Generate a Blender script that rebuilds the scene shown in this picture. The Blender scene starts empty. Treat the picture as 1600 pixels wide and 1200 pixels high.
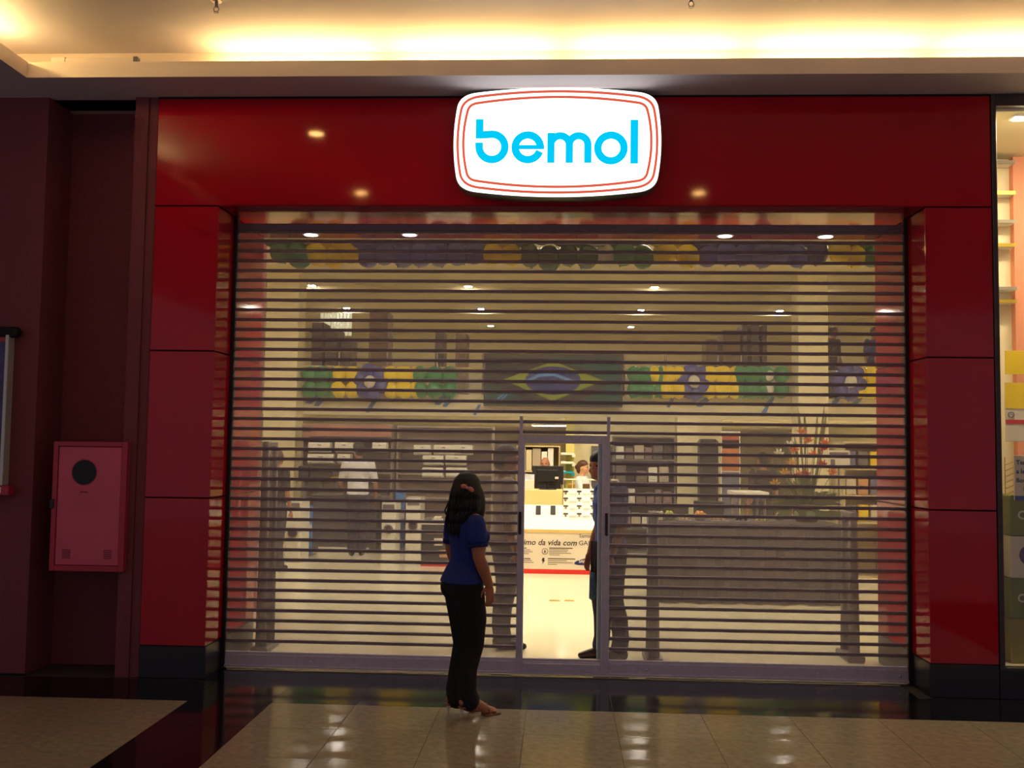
import bpy, bmesh, math, random
import numpy as np
from mathutils import Vector, Matrix
random.seed(7)
scene = bpy.context.scene
C = scene.collection
PI = math.pi

# ------------------------------------------------------------------ camera
FPX, CAM_H, CAM_D = 1555.0, 1.68, 7.046
YAW, PITCH, ROLL = math.radians(2.77), math.radians(3.54), math.radians(0.76)
fw = Vector((-math.sin(YAW)*math.cos(PITCH), math.cos(YAW)*math.cos(PITCH), math.sin(PITCH)))
r0 = Vector((math.cos(YAW), math.sin(YAW), 0)); u0 = r0.cross(fw)
rt = r0*math.cos(ROLL) + u0*math.sin(ROLL); up = u0*math.cos(ROLL) - r0*math.sin(ROLL)
CAM = Vector((0, -CAM_D, CAM_H))
cd = bpy.data.cameras.new('camera'); cam = bpy.data.objects.new('camera', cd); C.objects.link(cam)
cd.sensor_width = 36; cd.lens = FPX/1600*36; cd.clip_start = .05; cd.clip_end = 200
cam.matrix_world = Matrix(((rt.x, up.x, -fw.x, CAM.x), (rt.y, up.y, -fw.y, CAM.y), (rt.z, up.z, -fw.z, CAM.z), (0, 0, 0, 1)))
scene.camera = cam

# ------------------------------------------------------------------ world and exposure
w = bpy.data.worlds.new('world'); scene.world = w; w.use_nodes = True
WB = w.node_tree.nodes['Background']
WB.inputs[0].default_value = (0.58, 0.5, 0.6, 1); WB.inputs[1].default_value = 0.42
vs = scene.view_settings
vs.view_transform = 'Standard'; vs.look = 'None'; vs.gamma = 1; vs.exposure = 0; vs.use_curve_mapping = False
L_SHOP, L_GROUND, L_COVE, L_DOWN, L_SIGN = 34.0, 34.0, 58.0, 60.0, 2.6

def W(u, v, Y):                       # photo pixel -> point of the place on the plane y = Y
    d = fw*FPX + rt*(u-800) - up*(v-600)
    return CAM + d*((Y+CAM_D)/d.y)
def G(u, v, z=0.0):                   # photo pixel -> point at height z
    d = fw*FPX + rt*(u-800) - up*(v-600)
    return CAM + d*((z-CAM_H)/d.z)

# ------------------------------------------------------------------ materials
def lin(c):
    return tuple((x/255/12.92 if x/255 <= .04045 else ((x/255+.055)/1.055)**2.4) for x in c)
MATS = {}
def mat(name, rgb, rough=.5, metal=0., noise=None, amt=.15, bump=0., spec=.5, emit=None, es=1., coat=0.):
    if name in MATS: return MATS[name]
    m = bpy.data.materials.new(name); m.use_nodes = True; MATS[name] = m
    nt = m.node_tree; b = nt.nodes['Principled BSDF']
    col = lin(rgb)
    b.inputs['Base Color'].default_value = (*col, 1)
    b.inputs['Roughness'].default_value = rough; b.inputs['Metallic'].default_value = metal
    b.inputs['Specular IOR Level'].default_value = spec; b.inputs['Coat Weight'].default_value = coat
    b.inputs['Coat Roughness'].default_value = .05
    if emit is not None:
        b.inputs['Emission Color'].default_value = (*emit, 1); b.inputs['Emission Strength'].default_value = es
    if noise:
        tc = nt.nodes.new('ShaderNodeTexCoord'); nz = nt.nodes.new('ShaderNodeTexNoise')
        nz.inputs['Scale'].default_value = noise; nz.inputs['Detail'].default_value = 4
        rp = nt.nodes.new('ShaderNodeValToRGB'); e = rp.color_ramp.elements
        e[0].position = .3; e[1].position = .7
        e[0].color = (*[c*(1-amt) for c in col], 1); e[1].color = (*[min(1, c*(1+amt)) for c in col], 1)
        nt.links.new(tc.outputs['Object'], nz.inputs['Vector']); nt.links.new(nz.outputs['Fac'], rp.inputs[0])
        nt.links.new(rp.outputs[0], b.inputs['Base Color'])
        if bump:
            bp = nt.nodes.new('ShaderNodeBump'); bp.inputs['Strength'].default_value = bump; bp.inputs['Distance'].default_value = .01
            nt.links.new(nz.outputs['Fac'], bp.inputs['Height']); nt.links.new(bp.outputs[0], b.inputs['Normal'])
    return m
def emis(name, rgb, s):
    if name in MATS: return MATS[name]
    m = bpy.data.materials.new(name); m.use_nodes = True; MATS[name] = m
    nt = m.node_tree; nt.nodes.remove(nt.nodes['Principled BSDF'])
    e = nt.nodes.new('ShaderNodeEmission'); e.inputs[0].default_value = (*rgb, 1); e.inputs[1].default_value = s
    nt.links.new(e.outputs[0], nt.nodes['Material Output'].inputs[0]); return m

RED = mat('red_laminate', (184, 8, 34), .06, spec=.4, noise=.6, amt=.05)
MAROON = mat('maroon_textured_paint', (126, 60, 66), .8, noise=60, amt=.12, bump=.25)
GAPBLACK = mat('dark_joint', (20, 6, 8), .8)
GRANITE = mat('black_granite', (22, 20, 24), .09, noise=160, amt=.5)
BEIGE = mat('beige_granite', (158, 143, 118), .13, noise=22, amt=.16)
GROUT = mat('grout', (70, 60, 50), .8)
CEIL = mat('ceiling_plaster', (206, 198, 200), .85, noise=2, amt=.03)
LIPP = mat('cream_plaster', (244, 226, 204), .8, noise=2, amt=.03)
CREAM = mat('cream_shop_paint', (236, 224, 186), .6, noise=1.5, amt=.04)
SHOPFLOOR = mat('cream_shop_tiles', (242, 230, 196), .16, noise=1.2, amt=.03)
SHOPCEIL = mat('shop_ceiling_paint', (240, 226, 190), .8, noise=1, amt=.05)
STEEL = mat('brushed_steel', (150, 142, 148), .35, .9, noise=40, amt=.1)
BARM = mat('shutter_bar_metal', (140, 124, 130), .42, .45, noise=30, amt=.12)
ALU = mat('aluminium_profile', (214, 208, 222), .4, .1, noise=30, amt=.08)
DARK = mat('charcoal_plastic', (34, 31, 34), .45, noise=40, amt=.15)
GREYM = mat('mid_grey_laminate', (110, 104, 104), .5, noise=8, amt=.12)
WHITE = mat('white_plastic', (240, 236, 222), .4, noise=5, amt=.03)
YEL = mat('yellow_balloon', (255, 222, 14), .25, spec=.6, noise=3, amt=.06)
GRN = mat('green_balloon', (40, 140, 84), .25, spec=.6, noise=3, amt=.08)
BLU = mat('blue_balloon', (72, 80, 165), .25, spec=.6, noise=3, amt=.08)
WHB = mat('white_balloon', (230, 226, 214), .25, spec=.6, noise=3, amt=.03)

# perforated slat: fine holes let half of the light through
def slat_mat():
    m = bpy.data.materials.new('perforated_slat'); m.use_nodes = True
    nt = m.node_tree; b = nt.nodes['Principled BSDF']
    b.inputs['Base Color'].default_value = (.26, .22, .22, 1); b.inputs['Roughness'].default_value = .6
    tr = nt.nodes.new('ShaderNodeBsdfTransparent'); tl = nt.nodes.new('ShaderNodeBsdfTranslucent')
    tl.inputs[0].default_value = (.5, .45, .43, 1)
    m1 = nt.nodes.new('ShaderNodeMixShader'); m1.inputs[0].default_value = .16
    m2 = nt.nodes.new('ShaderNodeMixShader'); m2.inputs[0].default_value = .63
    nt.links.new(b.outputs[0], m1.inputs[1]); nt.links.new(tl.outputs[0], m1.inputs[2])
    nt.links.new(m1.outputs[0], m2.inputs[1]); nt.links.new(tr.outputs[0], m2.inputs[2])
    nt.links.new(m2.outputs[0], nt.nodes['Material Output'].inputs[0]); return m
SLATM = slat_mat()
def glass_mat():
    m = bpy.data.materials.new('clear_glass'); m.use_nodes = True
    nt = m.node_tree; b = nt.nodes['Principled BSDF']
    b.inputs['Base Color'].default_value = (.8, .85, .85, 1); b.inputs['Roughness'].default_value = .03
    tr = nt.nodes.new('ShaderNodeBsdfTransparent')
    m2 = nt.nodes.new('ShaderNodeMixShader'); m2.inputs[0].default_value = .92
    nt.links.new(b.outputs[0], m2.inputs[1]); nt.links.new(tr.outputs[0], m2.inputs[2])
    nt.links.new(m2.outputs[0], nt.nodes['Material Output'].inputs[0]); return m
GLASS = glass_mat()

# ------------------------------------------------------------------ mesh helpers
class MB:
    def __init__(s): s.bm = bmesh.new()
    def box(s, x0, x1, y0, y1, z0, z1, bev=0.):
        b = bmesh.new(); bmesh.ops.create_cube(b, size=1)
        for v in b.verts:
            v.co = Vector(((x0+x1)/2+v.co.x*(x1-x0), (y0+y1)/2+v.co.y*(y1-y0), (z0+z1)/2+v.co.z*(z1-z0)))
        if bev: bmesh.ops.bevel(b, geom=b.edges[:], offset=bev, segments=1, affect='EDGES')
        return s._add(b)
    def _add(s, b, mtx=None):
        if mtx is not None: bmesh.ops.transform(b, matrix=mtx, verts=b.verts)
        me = bpy.data.meshes.new('t'); b.to_mesh(me); b.free(); s.bm.from_mesh(me); bpy.data.meshes.remove(me); return s
    def ell(s, c, r, seg=16, rot=None):
        b = bmesh.new(); bmesh.ops.create_uvsphere(b, u_segments=seg, v_segments=max(6, seg*5//8), radius=1)
        r = (r, r, r) if not hasattr(r, '__len__') else r
        m = Matrix.Diagonal((*r, 1))
        if rot is not None: m = rot.to_4x4() @ m
        return s._add(b, Matrix.Translation(c) @ m)
    def cyl(s, p0, p1, r, r1=None, seg=14):
        p0 = Vector(p0); p1 = Vector(p1); d = p1-p0
        b = bmesh.new(); bmesh.ops.create_cone(b, cap_ends=True, segments=seg, radius1=r, radius2=r if r1 is None else r1, depth=d.length)
        return s._add(b, Matrix.Translation((p0+p1)/2) @ d.to_track_quat('Z', 'Y').to_matrix().to_4x4())
    def tube(s, pts, rad, seg=8):
        pts = [Vector(p) for p in pts]; rad = rad if hasattr(rad, '__len__') else [rad]*len(pts)
        for a, b_, ra, rb in zip(pts, pts[1:], rad, rad[1:]): s.cyl(a, b_, ra, rb, seg)
        for p, r in zip(pts, rad): s.ell(p, r, max(8, seg))
        return s
    def loft(s, rings, seg=20):         # rings: (cx, cy, cz, rx, ry)
        vs_ = []
        for (cx, cy, cz, rx, ry) in rings:
            vs_.append([s.bm.verts.new((cx+rx*math.cos(2*PI*k/seg), cy+ry*math.sin(2*PI*k/seg), cz)) for k in range(seg)])
        for a, b in zip(vs_, vs_[1:]):
            for k in range(seg):
                s.bm.faces.new((a[k], a[(k+1) % seg], b[(k+1) % seg], b[k]))
        s.bm.faces.new(vs_[0][::-1]); s.bm.faces.new(vs_[-1]); return s
    def prism(s, poly, y0, y1):          # polygon in x,z extruded along y
        a = [s.bm.verts.new((p[0], y0, p[1])) for p in poly]; b = [s.bm.verts.new((p[0], y1, p[1])) for p in poly]
        n = len(poly); s.bm.faces.new(a); s.bm.faces.new(b[::-1])
        for k in range(n): s.bm.faces.new((a[k], b[k], b[(k+1) % n], a[(k+1) % n]))
        return s
    def ribbon(s, pts, wd, y, closed=False, t=.003):   # flat stroke of width wd in the x,z plane
        n = len(pts); L, R = [], []
        for i in range(n):
            if closed: d = Vector(pts[(i+1) % n])-Vector(pts[i-1])
            else: d = Vector(pts[min(i+1, n-1)])-Vector(pts[max(i-1, 0)])
            d.normalize(); nn = Vector((-d.y, d.x))
            p = Vector(pts[i]); L.append(p+nn*wd/2); R.append(p-nn*wd/2)
        for i in range(n if closed else n-1):
            j = (i+1) % n
            s.prism([L[i], L[j], R[j], R[i]], y-t, y)
        return s
    def mesh(s, name, smooth=False):
        bmesh.ops.recalc_face_normals(s.bm, faces=s.bm.faces)
        me = bpy.data.meshes.new(name); s.bm.to_mesh(me); s.bm.free()
        if smooth: me.polygons.foreach_set('use_smooth', [True]*len(me.polygons))
        return me
    def obj(s, name, m, parent=None, smooth=False):
        return link(name, s.mesh(name, smooth), m, parent)
def link(name, me, m, parent=None, loc=None):
    if m is not None and not me.materials: me.materials.append(m)
    o = bpy.data.objects.new(name, me); C.objects.link(o)
    if parent is not None: o.parent = parent
    if loc is not None: o.location = loc
    return o
def bxm(name, m, x0, x1, y0, y1, z0, z1, parent=None, bev=0.):
    return MB().box(x0, x1, y0, y1, z0, z1, bev).obj(name, m, parent)
def tag(o, label, cat, group=None):
    o['label'] = label; o['category'] = cat
    if group: o['group'] = group
    return o
def thing(name, label, cat, loc=(0, 0, 0), rz=0., group=None):
    o = bpy.data.objects.new(name, None); C.objects.link(o); o.location = loc; o.rotation_euler = (0, 0, rz)
    o.empty_display_size = .1
    return tag(o, label, cat, group)
def struct(o): o['kind'] = 'structure'; return o
def sempty(name):
    o = bpy.data.objects.new(name, None); C.objects.link(o); o['kind'] = 'structure'; return o
def area(u0, v0, u1, v1, Y):            # rectangle of the photo at depth Y -> x0,x1,z0,z1
    m = (u0+u1)/2; n = (v0+v1)/2
    return W(u0, n, Y).x, W(u1, n, Y).x, W(m, v1, Y).z, W(m, v0, Y).z

# ------------------------------------------------------------------ key dimensions of the place (metres)
XLO, XLI, XRI, XRO = -2.972, -2.496, 2.552, 3.016
Z0, Z1, Z2, Z3, ZT = 3.395, 2.333, 1.275, 0.226, 4.202
SH, BK = 0.376, 1.12
CEZ = 4.56                                # mall ceiling in the tray
UC = 4.60                                 # shop's upper ceiling
MZ = 10.0                                 # front of the mezzanine
GC = W(870, 652, MZ).z                    # ceiling of the ground floor
MF = W(870, 618, MZ).z                    # top of the mezzanine slab edge
XW, BACK = 6.6, 24.0

# ------------------------------------------------------------------ floor of the mall
fl = struct(bxm('floor', GROUT, -9, 9, -14, SH+.02, -.12, -.004))
T = .55; X0 = -1.842
tile_b = MB().box(.0015, T-.0015, .0015, T-.0015, -.02, 0).mesh('beige_tile')
tile_k = MB().box(.0015, T-.0015, .0015, T-.0015, -.02, 0).mesh('black_tile')
tile_k2 = MB().box(.001, T-.001, .001, SH+.03-.002, -.02, 0).mesh('black_tile_short')
YB = -.58
for j in range(7):
    for i in range(-6, 10):
        x = X0+i*T
        m, me = (GRANITE, tile_k) if i == -1 else (BEIGE, tile_b)
        link('floor_tile', me, m, fl, (x, YB-(j+1)*T, 0))
for i in range(-6, 10):
    link('floor_tile', tile_k, GRANITE, fl, (X0+i*T, YB, 0))
for i in range(-1, 8):
    link('floor_tile', tile_k2, GRANITE, fl, (X0-.1+i*T, YB+T, 0))
struct(bxm('trim_1', BEIGE, -9, 9, -14, YB-7*T-.003, -.02, -.002))

# ------------------------------------------------------------------ ceiling: lower soffit, tray with cove
YE, XE = -.40, -3.75
sf = struct(MB().box(-7, 9, YE, .06, 4.205, 4.31).box(-7, XE, -14, YE, 4.205, 4.31).box(-7, XLO, .06, .62, 4.205, 4.31).obj('ceiling', CEIL))
MB().box(XE, 9, YE-.004, YE, 4.203, 4.313).box(XE, XE+.004, -14, YE-.004, 4.203, 4.313).obj('cove_lip', LIPP, sf)
MB().box(-7, 9, -14, .3, CEZ, CEZ+.08).obj('tray_ceiling', CEIL, sf)
MB().box(-4.3, 9, .06, .3, 4.205, CEZ).box(-4.4, -4.3, -14, .3, 4.205, CEZ).obj('cove_back', LIPP, sf)
COVEL = emis('cove_tube_light', (1, .69, .27), L_COVE)
x = -2.55; k = 0
names = ['first', 'second', 'third', 'fourth', 'fifth', 'sixth', 'seventh', 'eighth', 'ninth', 'tenth', 'eleventh', 'twelfth']
while x < 8:
    t = thing('cove_lamp', f'warm glowing lamp tube in the cove above the red facade, {names[k]} from the left', 'lamp', (x, -.04, 4.31), 0, 'cove lamps above the facade')
    MB().box(0, 1.2, -.025, .025, 0, .03).obj('batten', WHITE, t)
    MB().cyl((.02, 0, .09), (1.18, 0, .09), .016).obj('tube', COVEL, t); bxm('lamp_holder', WHITE, .02, .05, -.012, .012, .03, .1, t); bxm('lamp_holder', WHITE, 1.15, 1.18, -.012, .012, .03, .1, t)
    x += 1.3; k += 1
for k in range(2):
    t = thing('cove_lamp', f'warm glowing lamp tube in the left-hand cove, {names[k]} from the corner', 'lamp', (-3.97, -.3-1.3*k, 4.31), 0, 'cove lamps of the left-hand run')
    MB().box(-.025, .025, -1.2, 0, 0, .03).obj('batten', WHITE, t)
    MB().cyl((0, -1.18, .09), (0, -.02, .09), .016).obj('tube', COVEL, t)
# unlit batten lying on the ledge in the dark corner of the cove
p0 = W(82, 108, -.34); p1 = W(216, 101, -.34)
t = thing('unlit_batten', 'unlit lamp batten lying on the cove ledge in the upper left corner', 'lamp', (p0.x, -.34, 4.313))
MB().box(0, p1.x-p0.x, -.02, .02, 0, .045, .004).obj('batten', LIPP, t)
MB().box(p1.x-p0.x-.03, p1.x-p0.x+.004, -.024, .024, .0, .055, .004).obj('end_cap', GREYM, t)
MB().box(-.004, .1, -.024, .024, .0, .055, .004).obj('end_cap', LIPP, t)
# sprinklers
for (u, v, s_) in ((338, 12, 'above the left end of the facade'), (1080, 4, 'at the top edge right of the sign')):
    p = G(u, v, CEZ-.05)
    t = thing('sprinkler', 'small metal ceiling sprinkler '+s_, 'sprinkler', (p.x, p.y, CEZ), 0, 'ceiling sprinklers')
    MB().cyl((0, 0, -.008), (0, 0, 0), .035).obj('escutcheon', STEEL, t)
    MB().cyl((0, 0, -.05), (0, 0, -.006), .011).tube([(-.012, 0, -.045), (-.018, 0, -.065), (0, 0, -.08)], .003, 6).tube([(.012, 0, -.045), (.018, 0, -.065), (0, 0, -.08)], .003, 6).obj('nozzle', STEEL, t)
    MB().cyl((0, 0, -.084), (0, 0, -.08), .017).obj('deflector', STEEL, t)
# mall downlights further towards the viewer (the red panels mirror them)
DOWN = emis('downlight_lens', (1, .52, .16), L_DOWN)
def downlight(x, y, lab):
    t = thing('downlight', lab, 'lamp', (x, y, CEZ), 0, 'mall ceiling downlights')
    MB().cyl((0, 0, -.012), (0, 0, 0), .09).obj('trim_ring', WHITE, t)
    MB().cyl((0, 0, -.016), (0, 0, -.011), .065).obj('lens', DOWN, t)
for (u, v, lab) in ((494, 207, 'mirrored above the left half of the shutter'), (564, 300, 'mirrored low on the red header, left of the sign'), (1092, 300, 'mirrored low on the red header, right of the sign')):
    p = G(u, v, CEZ); downlight(p.x, -p.y, 'orange mall ceiling downlight, '+lab)
for k, (x, y) in enumerate(((2.9, -6.6), (-.2, -7.6), (2.9, -8.6), (-2.6, -9.2))):
    downlight(x, y, f'orange mall ceiling downlight behind the viewer, {names[k]} of the rear ones')

# ------------------------------------------------------------------ facade
wf = sempty('wall_front')
Yc = .014
# carrying core behind the panels
core = MB()
core.box(XLO, XLI-.012, Yc, BK, 0, Z0).box(XRI+.012, XRO, Yc, BK, 0, Z0).box(XLO, XRO, Yc, BK, Z0+.012, 4.205)
core.obj('facade_core', GAPBLACK, wf)
g = .005
def panel(x0, x1, y0, y1, z0, z1, m=RED): return bxm('red_panel', m, x0, x1, y0, y1, z0, z1, wf, .002)
panel(XLO+.004, XRO-.004, 0, Yc, Z0+g, ZT-.012)                    # header
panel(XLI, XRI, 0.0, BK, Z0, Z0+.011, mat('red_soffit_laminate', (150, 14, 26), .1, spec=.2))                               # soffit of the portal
zs = [Z3, Z2, Z1, Z0]
for a, b in zip(zs, zs[1:]):
    panel(XLO+.004, XLI, 0, Yc, a+g, b-g); panel(XRI, XRO-.004, 0, Yc, a+g, b-g)
    panel(XLI-.011, XLI, Yc+.001, SH-.03, a+g, b-g); panel(XRI, XRI+.011, Yc+.001, SH-.03, a+g, b-g)
    panel(XLI-.011, XLI, SH+.03, BK, a+g, b-g); panel(XRI, XRI+.011, SH+.03, BK, a+g, b-g)
PL = mat('black_plinth', (26, 26, 32), .3, noise=60, amt=.3)
def plinth(x0, x1, y0, y1): return bxm('plinth', PL, x0, x1, y0, y1, 0, Z3, wf, .003)
plinth(XLO+.004, XLI+.002, -.003, Yc); plinth(XRI-.002, XRO-.004, -.003, Yc)
plinth(XLI-.011, XLI+.002, Yc+.001, BK); plinth(XRI-.002, XRI+.011, Yc+.001, BK)
# dark shadow joint between header and mall soffit
bxm('shadow_joint', GAPBLACK, XLO, XRO, -.002, Yc, ZT-.012, 4.205, wf)

# soffit spotlights inside the portal
SPOT = emis('soffit_spot_lens', (.95, 1, .95), 16)
for k, (u, v) in enumerate(((486, 366), (640, 366), (1133, 368), (1290, 369))):
    p = G(u, v, Z0)
    t = thing('soffit_spotlight', f'small white spotlight in the red soffit behind the shutter, {names[k]} from the left', 'lamp', (p.x, p.y, Z0), 0, 'soffit spotlights')
    MB().cyl((0, 0, -.006), (0, 0, 0), .07).obj('trim_ring', WHITE, t)
    MB().cyl((0, 0, -.009), (0, 0, -.005), .055).obj('lens', SPOT, t)

# ------------------------------------------------------------------ left wall with niche, right neighbour frame
xa = W(58, 600, 0).x; xb = W(196, 600, 0).x
struct(bxm('wall_left', MAROON, -7, xa, 0, 3, 0, 4.205))
struct(bxm('wall_pillar', MAROON, xb, XLO-.07, 0, 3, 0, 4.205))
struct(bxm('wall_niche', MAROON, xa, xb, .37, .6, 0, 4.205))
struct(bxm('trim_2', MAROON, XLO-.068, XLO-.002, .012, .5, 0, 4.205))
struct(bxm('baseboard_left', GRANITE, -7, xa+.003, -.008, 0, 0, .012))
NB = sempty('window_1')
FR = mat('bronze_window_frame', (74, 64, 62), .45, .3, noise=20, amt=.1)
xf0, xf1 = XRO, W(1562, 560, 0).x
zf = W(1575, 166, 0).z
MB().box(xf0, xf1, -.012, .06, .19, 4.2, .004).box(xf1, 5.4, -.012, .06, zf, 4.2, .004).box(xf1, 5.4, -.012, .06, .19, .215, .003).obj('window_frame', FR, NB)
bxm('pane', GLASS, xf1, 5.4, .02, .028, .215, zf, NB)
bxm('sill_base', PL, XRO, 5.4, -.004, .1, 0, .19, NB)
LEDY = mat('gold_edge_trim', (214, 180, 60), .3, .6)
MB().box(xf1, xf1+.01, .062, .075, .215, zf).obj('edge_trim', LEDY, NB)
# shallow display window of the neighbour
NY = 1.25
struct(bxm('wall_neighbour_back', CREAM, XRO+.02, 6.5, NY, NY+.08, 0, 4.1)); struct(bxm('wall_neighbour_side', CREAM, XRO+.02, XRO+.06, .06, NY, .2, 4.1)); struct(bxm('floor_neighbour', CREAM, XRO, 6.5, .06, NY, 0, .2)); struct(bxm('ceiling_neighbour', CREAM, XRO, 6.5, .06, NY, 4.1, 4.205)); struct(bxm('wall_neighbour_end', CREAM, 6.4, 6.5, .06, NY, .2, 4.1))

# ------------------------------------------------------------------ shop shell
struct(bxm('floor_shop', SHOPFLOOR, -XW, XW, SH+.02, BACK, -.1, 0.0))
struct(MB().box(-XW, XW, BK, BACK, UC, UC+.1).obj('ceiling_shop', SHOPCEIL))
struct(bxm('wall_shop_left', CREAM, -XW-.1, -XW, BK, BACK, 0, UC))
struct(bxm('wall_shop_right', CREAM, XW, XW+.1, BK, BACK, 0, UC))
struct(bxm('wall_back', CREAM, -XW, XW, BACK, BACK+.1, 0, UC))
struct(bxm('wall_shop_front_left', CREAM, -XW, XLO, BK+.2, BK+.28, 0, UC)); struct(bxm('wall_shop_front_right', CREAM, XRO, XW, BK+.24, BK+.32, 0, UC)); struct(bxm('wall_shop_front_top', CREAM, XLO, XRO, BK, BK+.06, Z0, UC)); struct(bxm('wall_shop_return_left', CREAM, XLO, XLO+.05, BK, BK+.28, 0, UC)); struct(bxm('wall_shop_return_right', CREAM, XRO-.05, XRO, BK, BK+.32, 0, UC))
struct(MB().box(-XW, XW, MZ, BACK, GC, MF).obj('mezzanine_slab', CREAM))
# glowing shop lamps
LSH = emis('shop_lamp_panel', (1, .91, .74), L_SHOP)
LGR = emis('shop_ground_lamp_panel', (1, .91, .74), L_GROUND)
def ceil_lamp(x, y, z, sx, sy, m, label, group):
    t = thing('ceiling_lamp', label, 'lamp', (x, y, z), 0, group)
    MB().box(-sx/2-.03, sx/2+.03, -sy/2-.03, sy/2+.03, -.02, 0, .004).obj('frame', WHITE, t)
    MB().box(-sx/2, sx/2, -sy/2, sy/2, -.026, -.018).obj('diffuser', m, t)
k = 0
for y in (3.0, 6.0):
    for x in (-4.2, -1.4, 1.4, 4.2):
        ceil_lamp(x, y, UC, 1.2, .6, LSH, f'square ceiling lamp over the double-height shop entrance, {names[k]} of eight', 'entrance hall lamps'); k += 1
LUP = emis('upper_spot_light', (1, .91, .74), 330)
k = 0
for y in (11.0, 14.0, 17.0):
    for x in (-4.6, -1.7, 1.7, 4.6):
        ceil_lamp(x, y, UC, .11, .11, LUP, f'small square spot in the upper floor ceiling, {names[k]} of twelve', 'upper floor spots'); k += 1
for k, (u, v) in enumerate(((850, 657), (862, 664), (1100, 659), (1052, 665), (1345, 662))):
    p = G(u, v, GC)
    if p.y > BACK-1: p = Vector((p.x*.8, BACK-1.5, 0))
    ceil_lamp(p.x, max(p.y, MZ+.8), GC, .9, .6, LGR, f'bright ceiling lamp under the mezzanine, {names[k]} from the doorway', 'lamps under the mezzanine')

# columns in front of the mezzanine
COLM = mat('pale_column_paint', (244, 232, 192), .6, noise=2, amt=.03)
for (u0_, u1_, nm) in ((415, 466, 'left'), (1247, 1294, 'right')):
    xa_, xb_, _, _ = area(u0_, 500, u1_, 520, MZ-.5)
    o = struct(MB().box(xa_, xb_, MZ-.5, MZ-.02, 0, UC, .01).obj('column_'+nm, COLM))
# upper storey rear wall and beams
struct(bxm('wall_upper_rear', CREAM, -XW, XW, 19.0, 19.1, MF, UC))
for k, y in enumerate((8.2, 11.2, 14.2)):
    struct(bxm(f'ceiling_beam_{k+1}', SHOPCEIL, -XW, XW, y, y+.25, UC-.1, UC))

# railing on the mezzanine edge
rl = thing('balcony_railing', 'steel tube railing with glass along the mezzanine edge', 'railing', (0, MZ+.05, MF))
zr = W(870, 551, MZ).z-MF
RAIL = mat('brass_tinted_steel', (214, 196, 140), .3, .7)
for z in (zr, zr*.8, zr*.62):
    MB().tube([(-5.2, 0, z), (5.2, 0, z)], .02).obj('rail', RAIL, rl)
for u in (470, 530, 605, 683, 755, 975, 1040, 1122, 1158, 1247, 1310, 1368):
    x = W(u, 560, MZ+.05).x
    MB().cyl((x, 0, 0), (x, 0, zr), .018).obj('post', STEEL, rl)
bxm('glass_panel', GLASS, -5.2, 5.2, .03, .04, .02, zr*.6, rl)

# ------------------------------------------------------------------ rolling shutter with wicket door
rs = thing('rolling_shutter', 'closed see-through rolling shutter of perforated slats and dark bars across the shop front', 'shutter', (0, SH, 0))
SP = .0752
zb = W(610, 563, SH).z
kbot = int((zb-.13)//SP)
zstart = zb - kbot*SP
dx0, dx1 = W(808, 860, SH).x, W(952, 860, SH).x
dz1 = W(880, 680, SH).z
prof = [(-.012, -.008), (-.012, .008), (-.006, .012), (.006, .012), (.012, .008), (.012, -.008), (.006, -.012), (-.006, -.012)]
def barmesh(x0, x1, name):
    b = MB()
    A = [b.bm.verts.new((x0, p[0], p[1])) for p in prof]; B = [b.bm.verts.new((x1, p[0], p[1])) for p in prof]
    b.bm.faces.new(A); b.bm.faces.new(B[::-1])
    for k in range(8): b.bm.faces.new((A[k], B[k], B[(k+1) % 8], A[(k+1) % 8]))
    return b.mesh(name)
def slatmesh(x0, x1, name): return MB().box(x0, x1, -.0015, .0015, .012, SP-.012).mesh(name)
xs0, xs1 = XLI+.004, XRI-.004
full = (barmesh(xs0, xs1, 'bar'), slatmesh(xs0, xs1, 'slat'))
left = (barmesh(xs0, dx0, 'bar_l'), slatmesh(xs0, dx0, 'slat_l'))
right = (barmesh(dx1, xs1, 'bar_r'), slatmesh(dx1, xs1, 'slat_r'))
k = 0; z = zstart
while z < Z0-.06:
    sets = (full,) if z > dz1+.002 else (left, right)
    for bmesh_, smesh_ in sets:
        link('bar', bmesh_, BARM, rs, (0, 0, z))
        if z+SP < Z0: link('slat', smesh_, SLATM, rs, (0, 0, z))
    z += SP
ztop = z
bxm('slat', SLATM, xs0, dx0, -.0015, .0015, .12, zstart-.012, rs); bxm('slat', SLATM, dx1, xs1, -.0015, .0015, .12, zstart-.012, rs)
bxm('head_bar', BARM, xs0, xs1, -.02, .02, ztop-SP+.005, ztop-SP+.06, rs, .004)
# bottom rail: stepped aluminium profile with screws
MB().box(xs0, xs1, -.02, .02, .022, .105, .004).box(xs0, xs1, -.03, .03, .012, .03, .003).box(xs0, xs1, -.012, .012, .1, .125, .003).obj('bottom_rail', ALU, rs)
scr = MB().ell((0, 0, 0), (.008, .004, .008), 10).mesh('screw')
SCRW = mat('bright_screw', (230, 226, 220), .2, .8)
for u in (485, 613, 742, 812, 876, 948, 1010, 1144, 1276, 1405):
    link('screw', scr, SCRW, rs, (W(u, 1055, SH).x, -.022, .062))
for sx, x in ((-1, XLI), (1, XRI)):
    MB().box(min(x, x-sx*.028), max(x, x-sx*.028), -.03, .03, 0, Z0, .003).obj('guide_rail', mat('guide_rail_metal', (60, 46, 50), .5, .5), rs)
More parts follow.
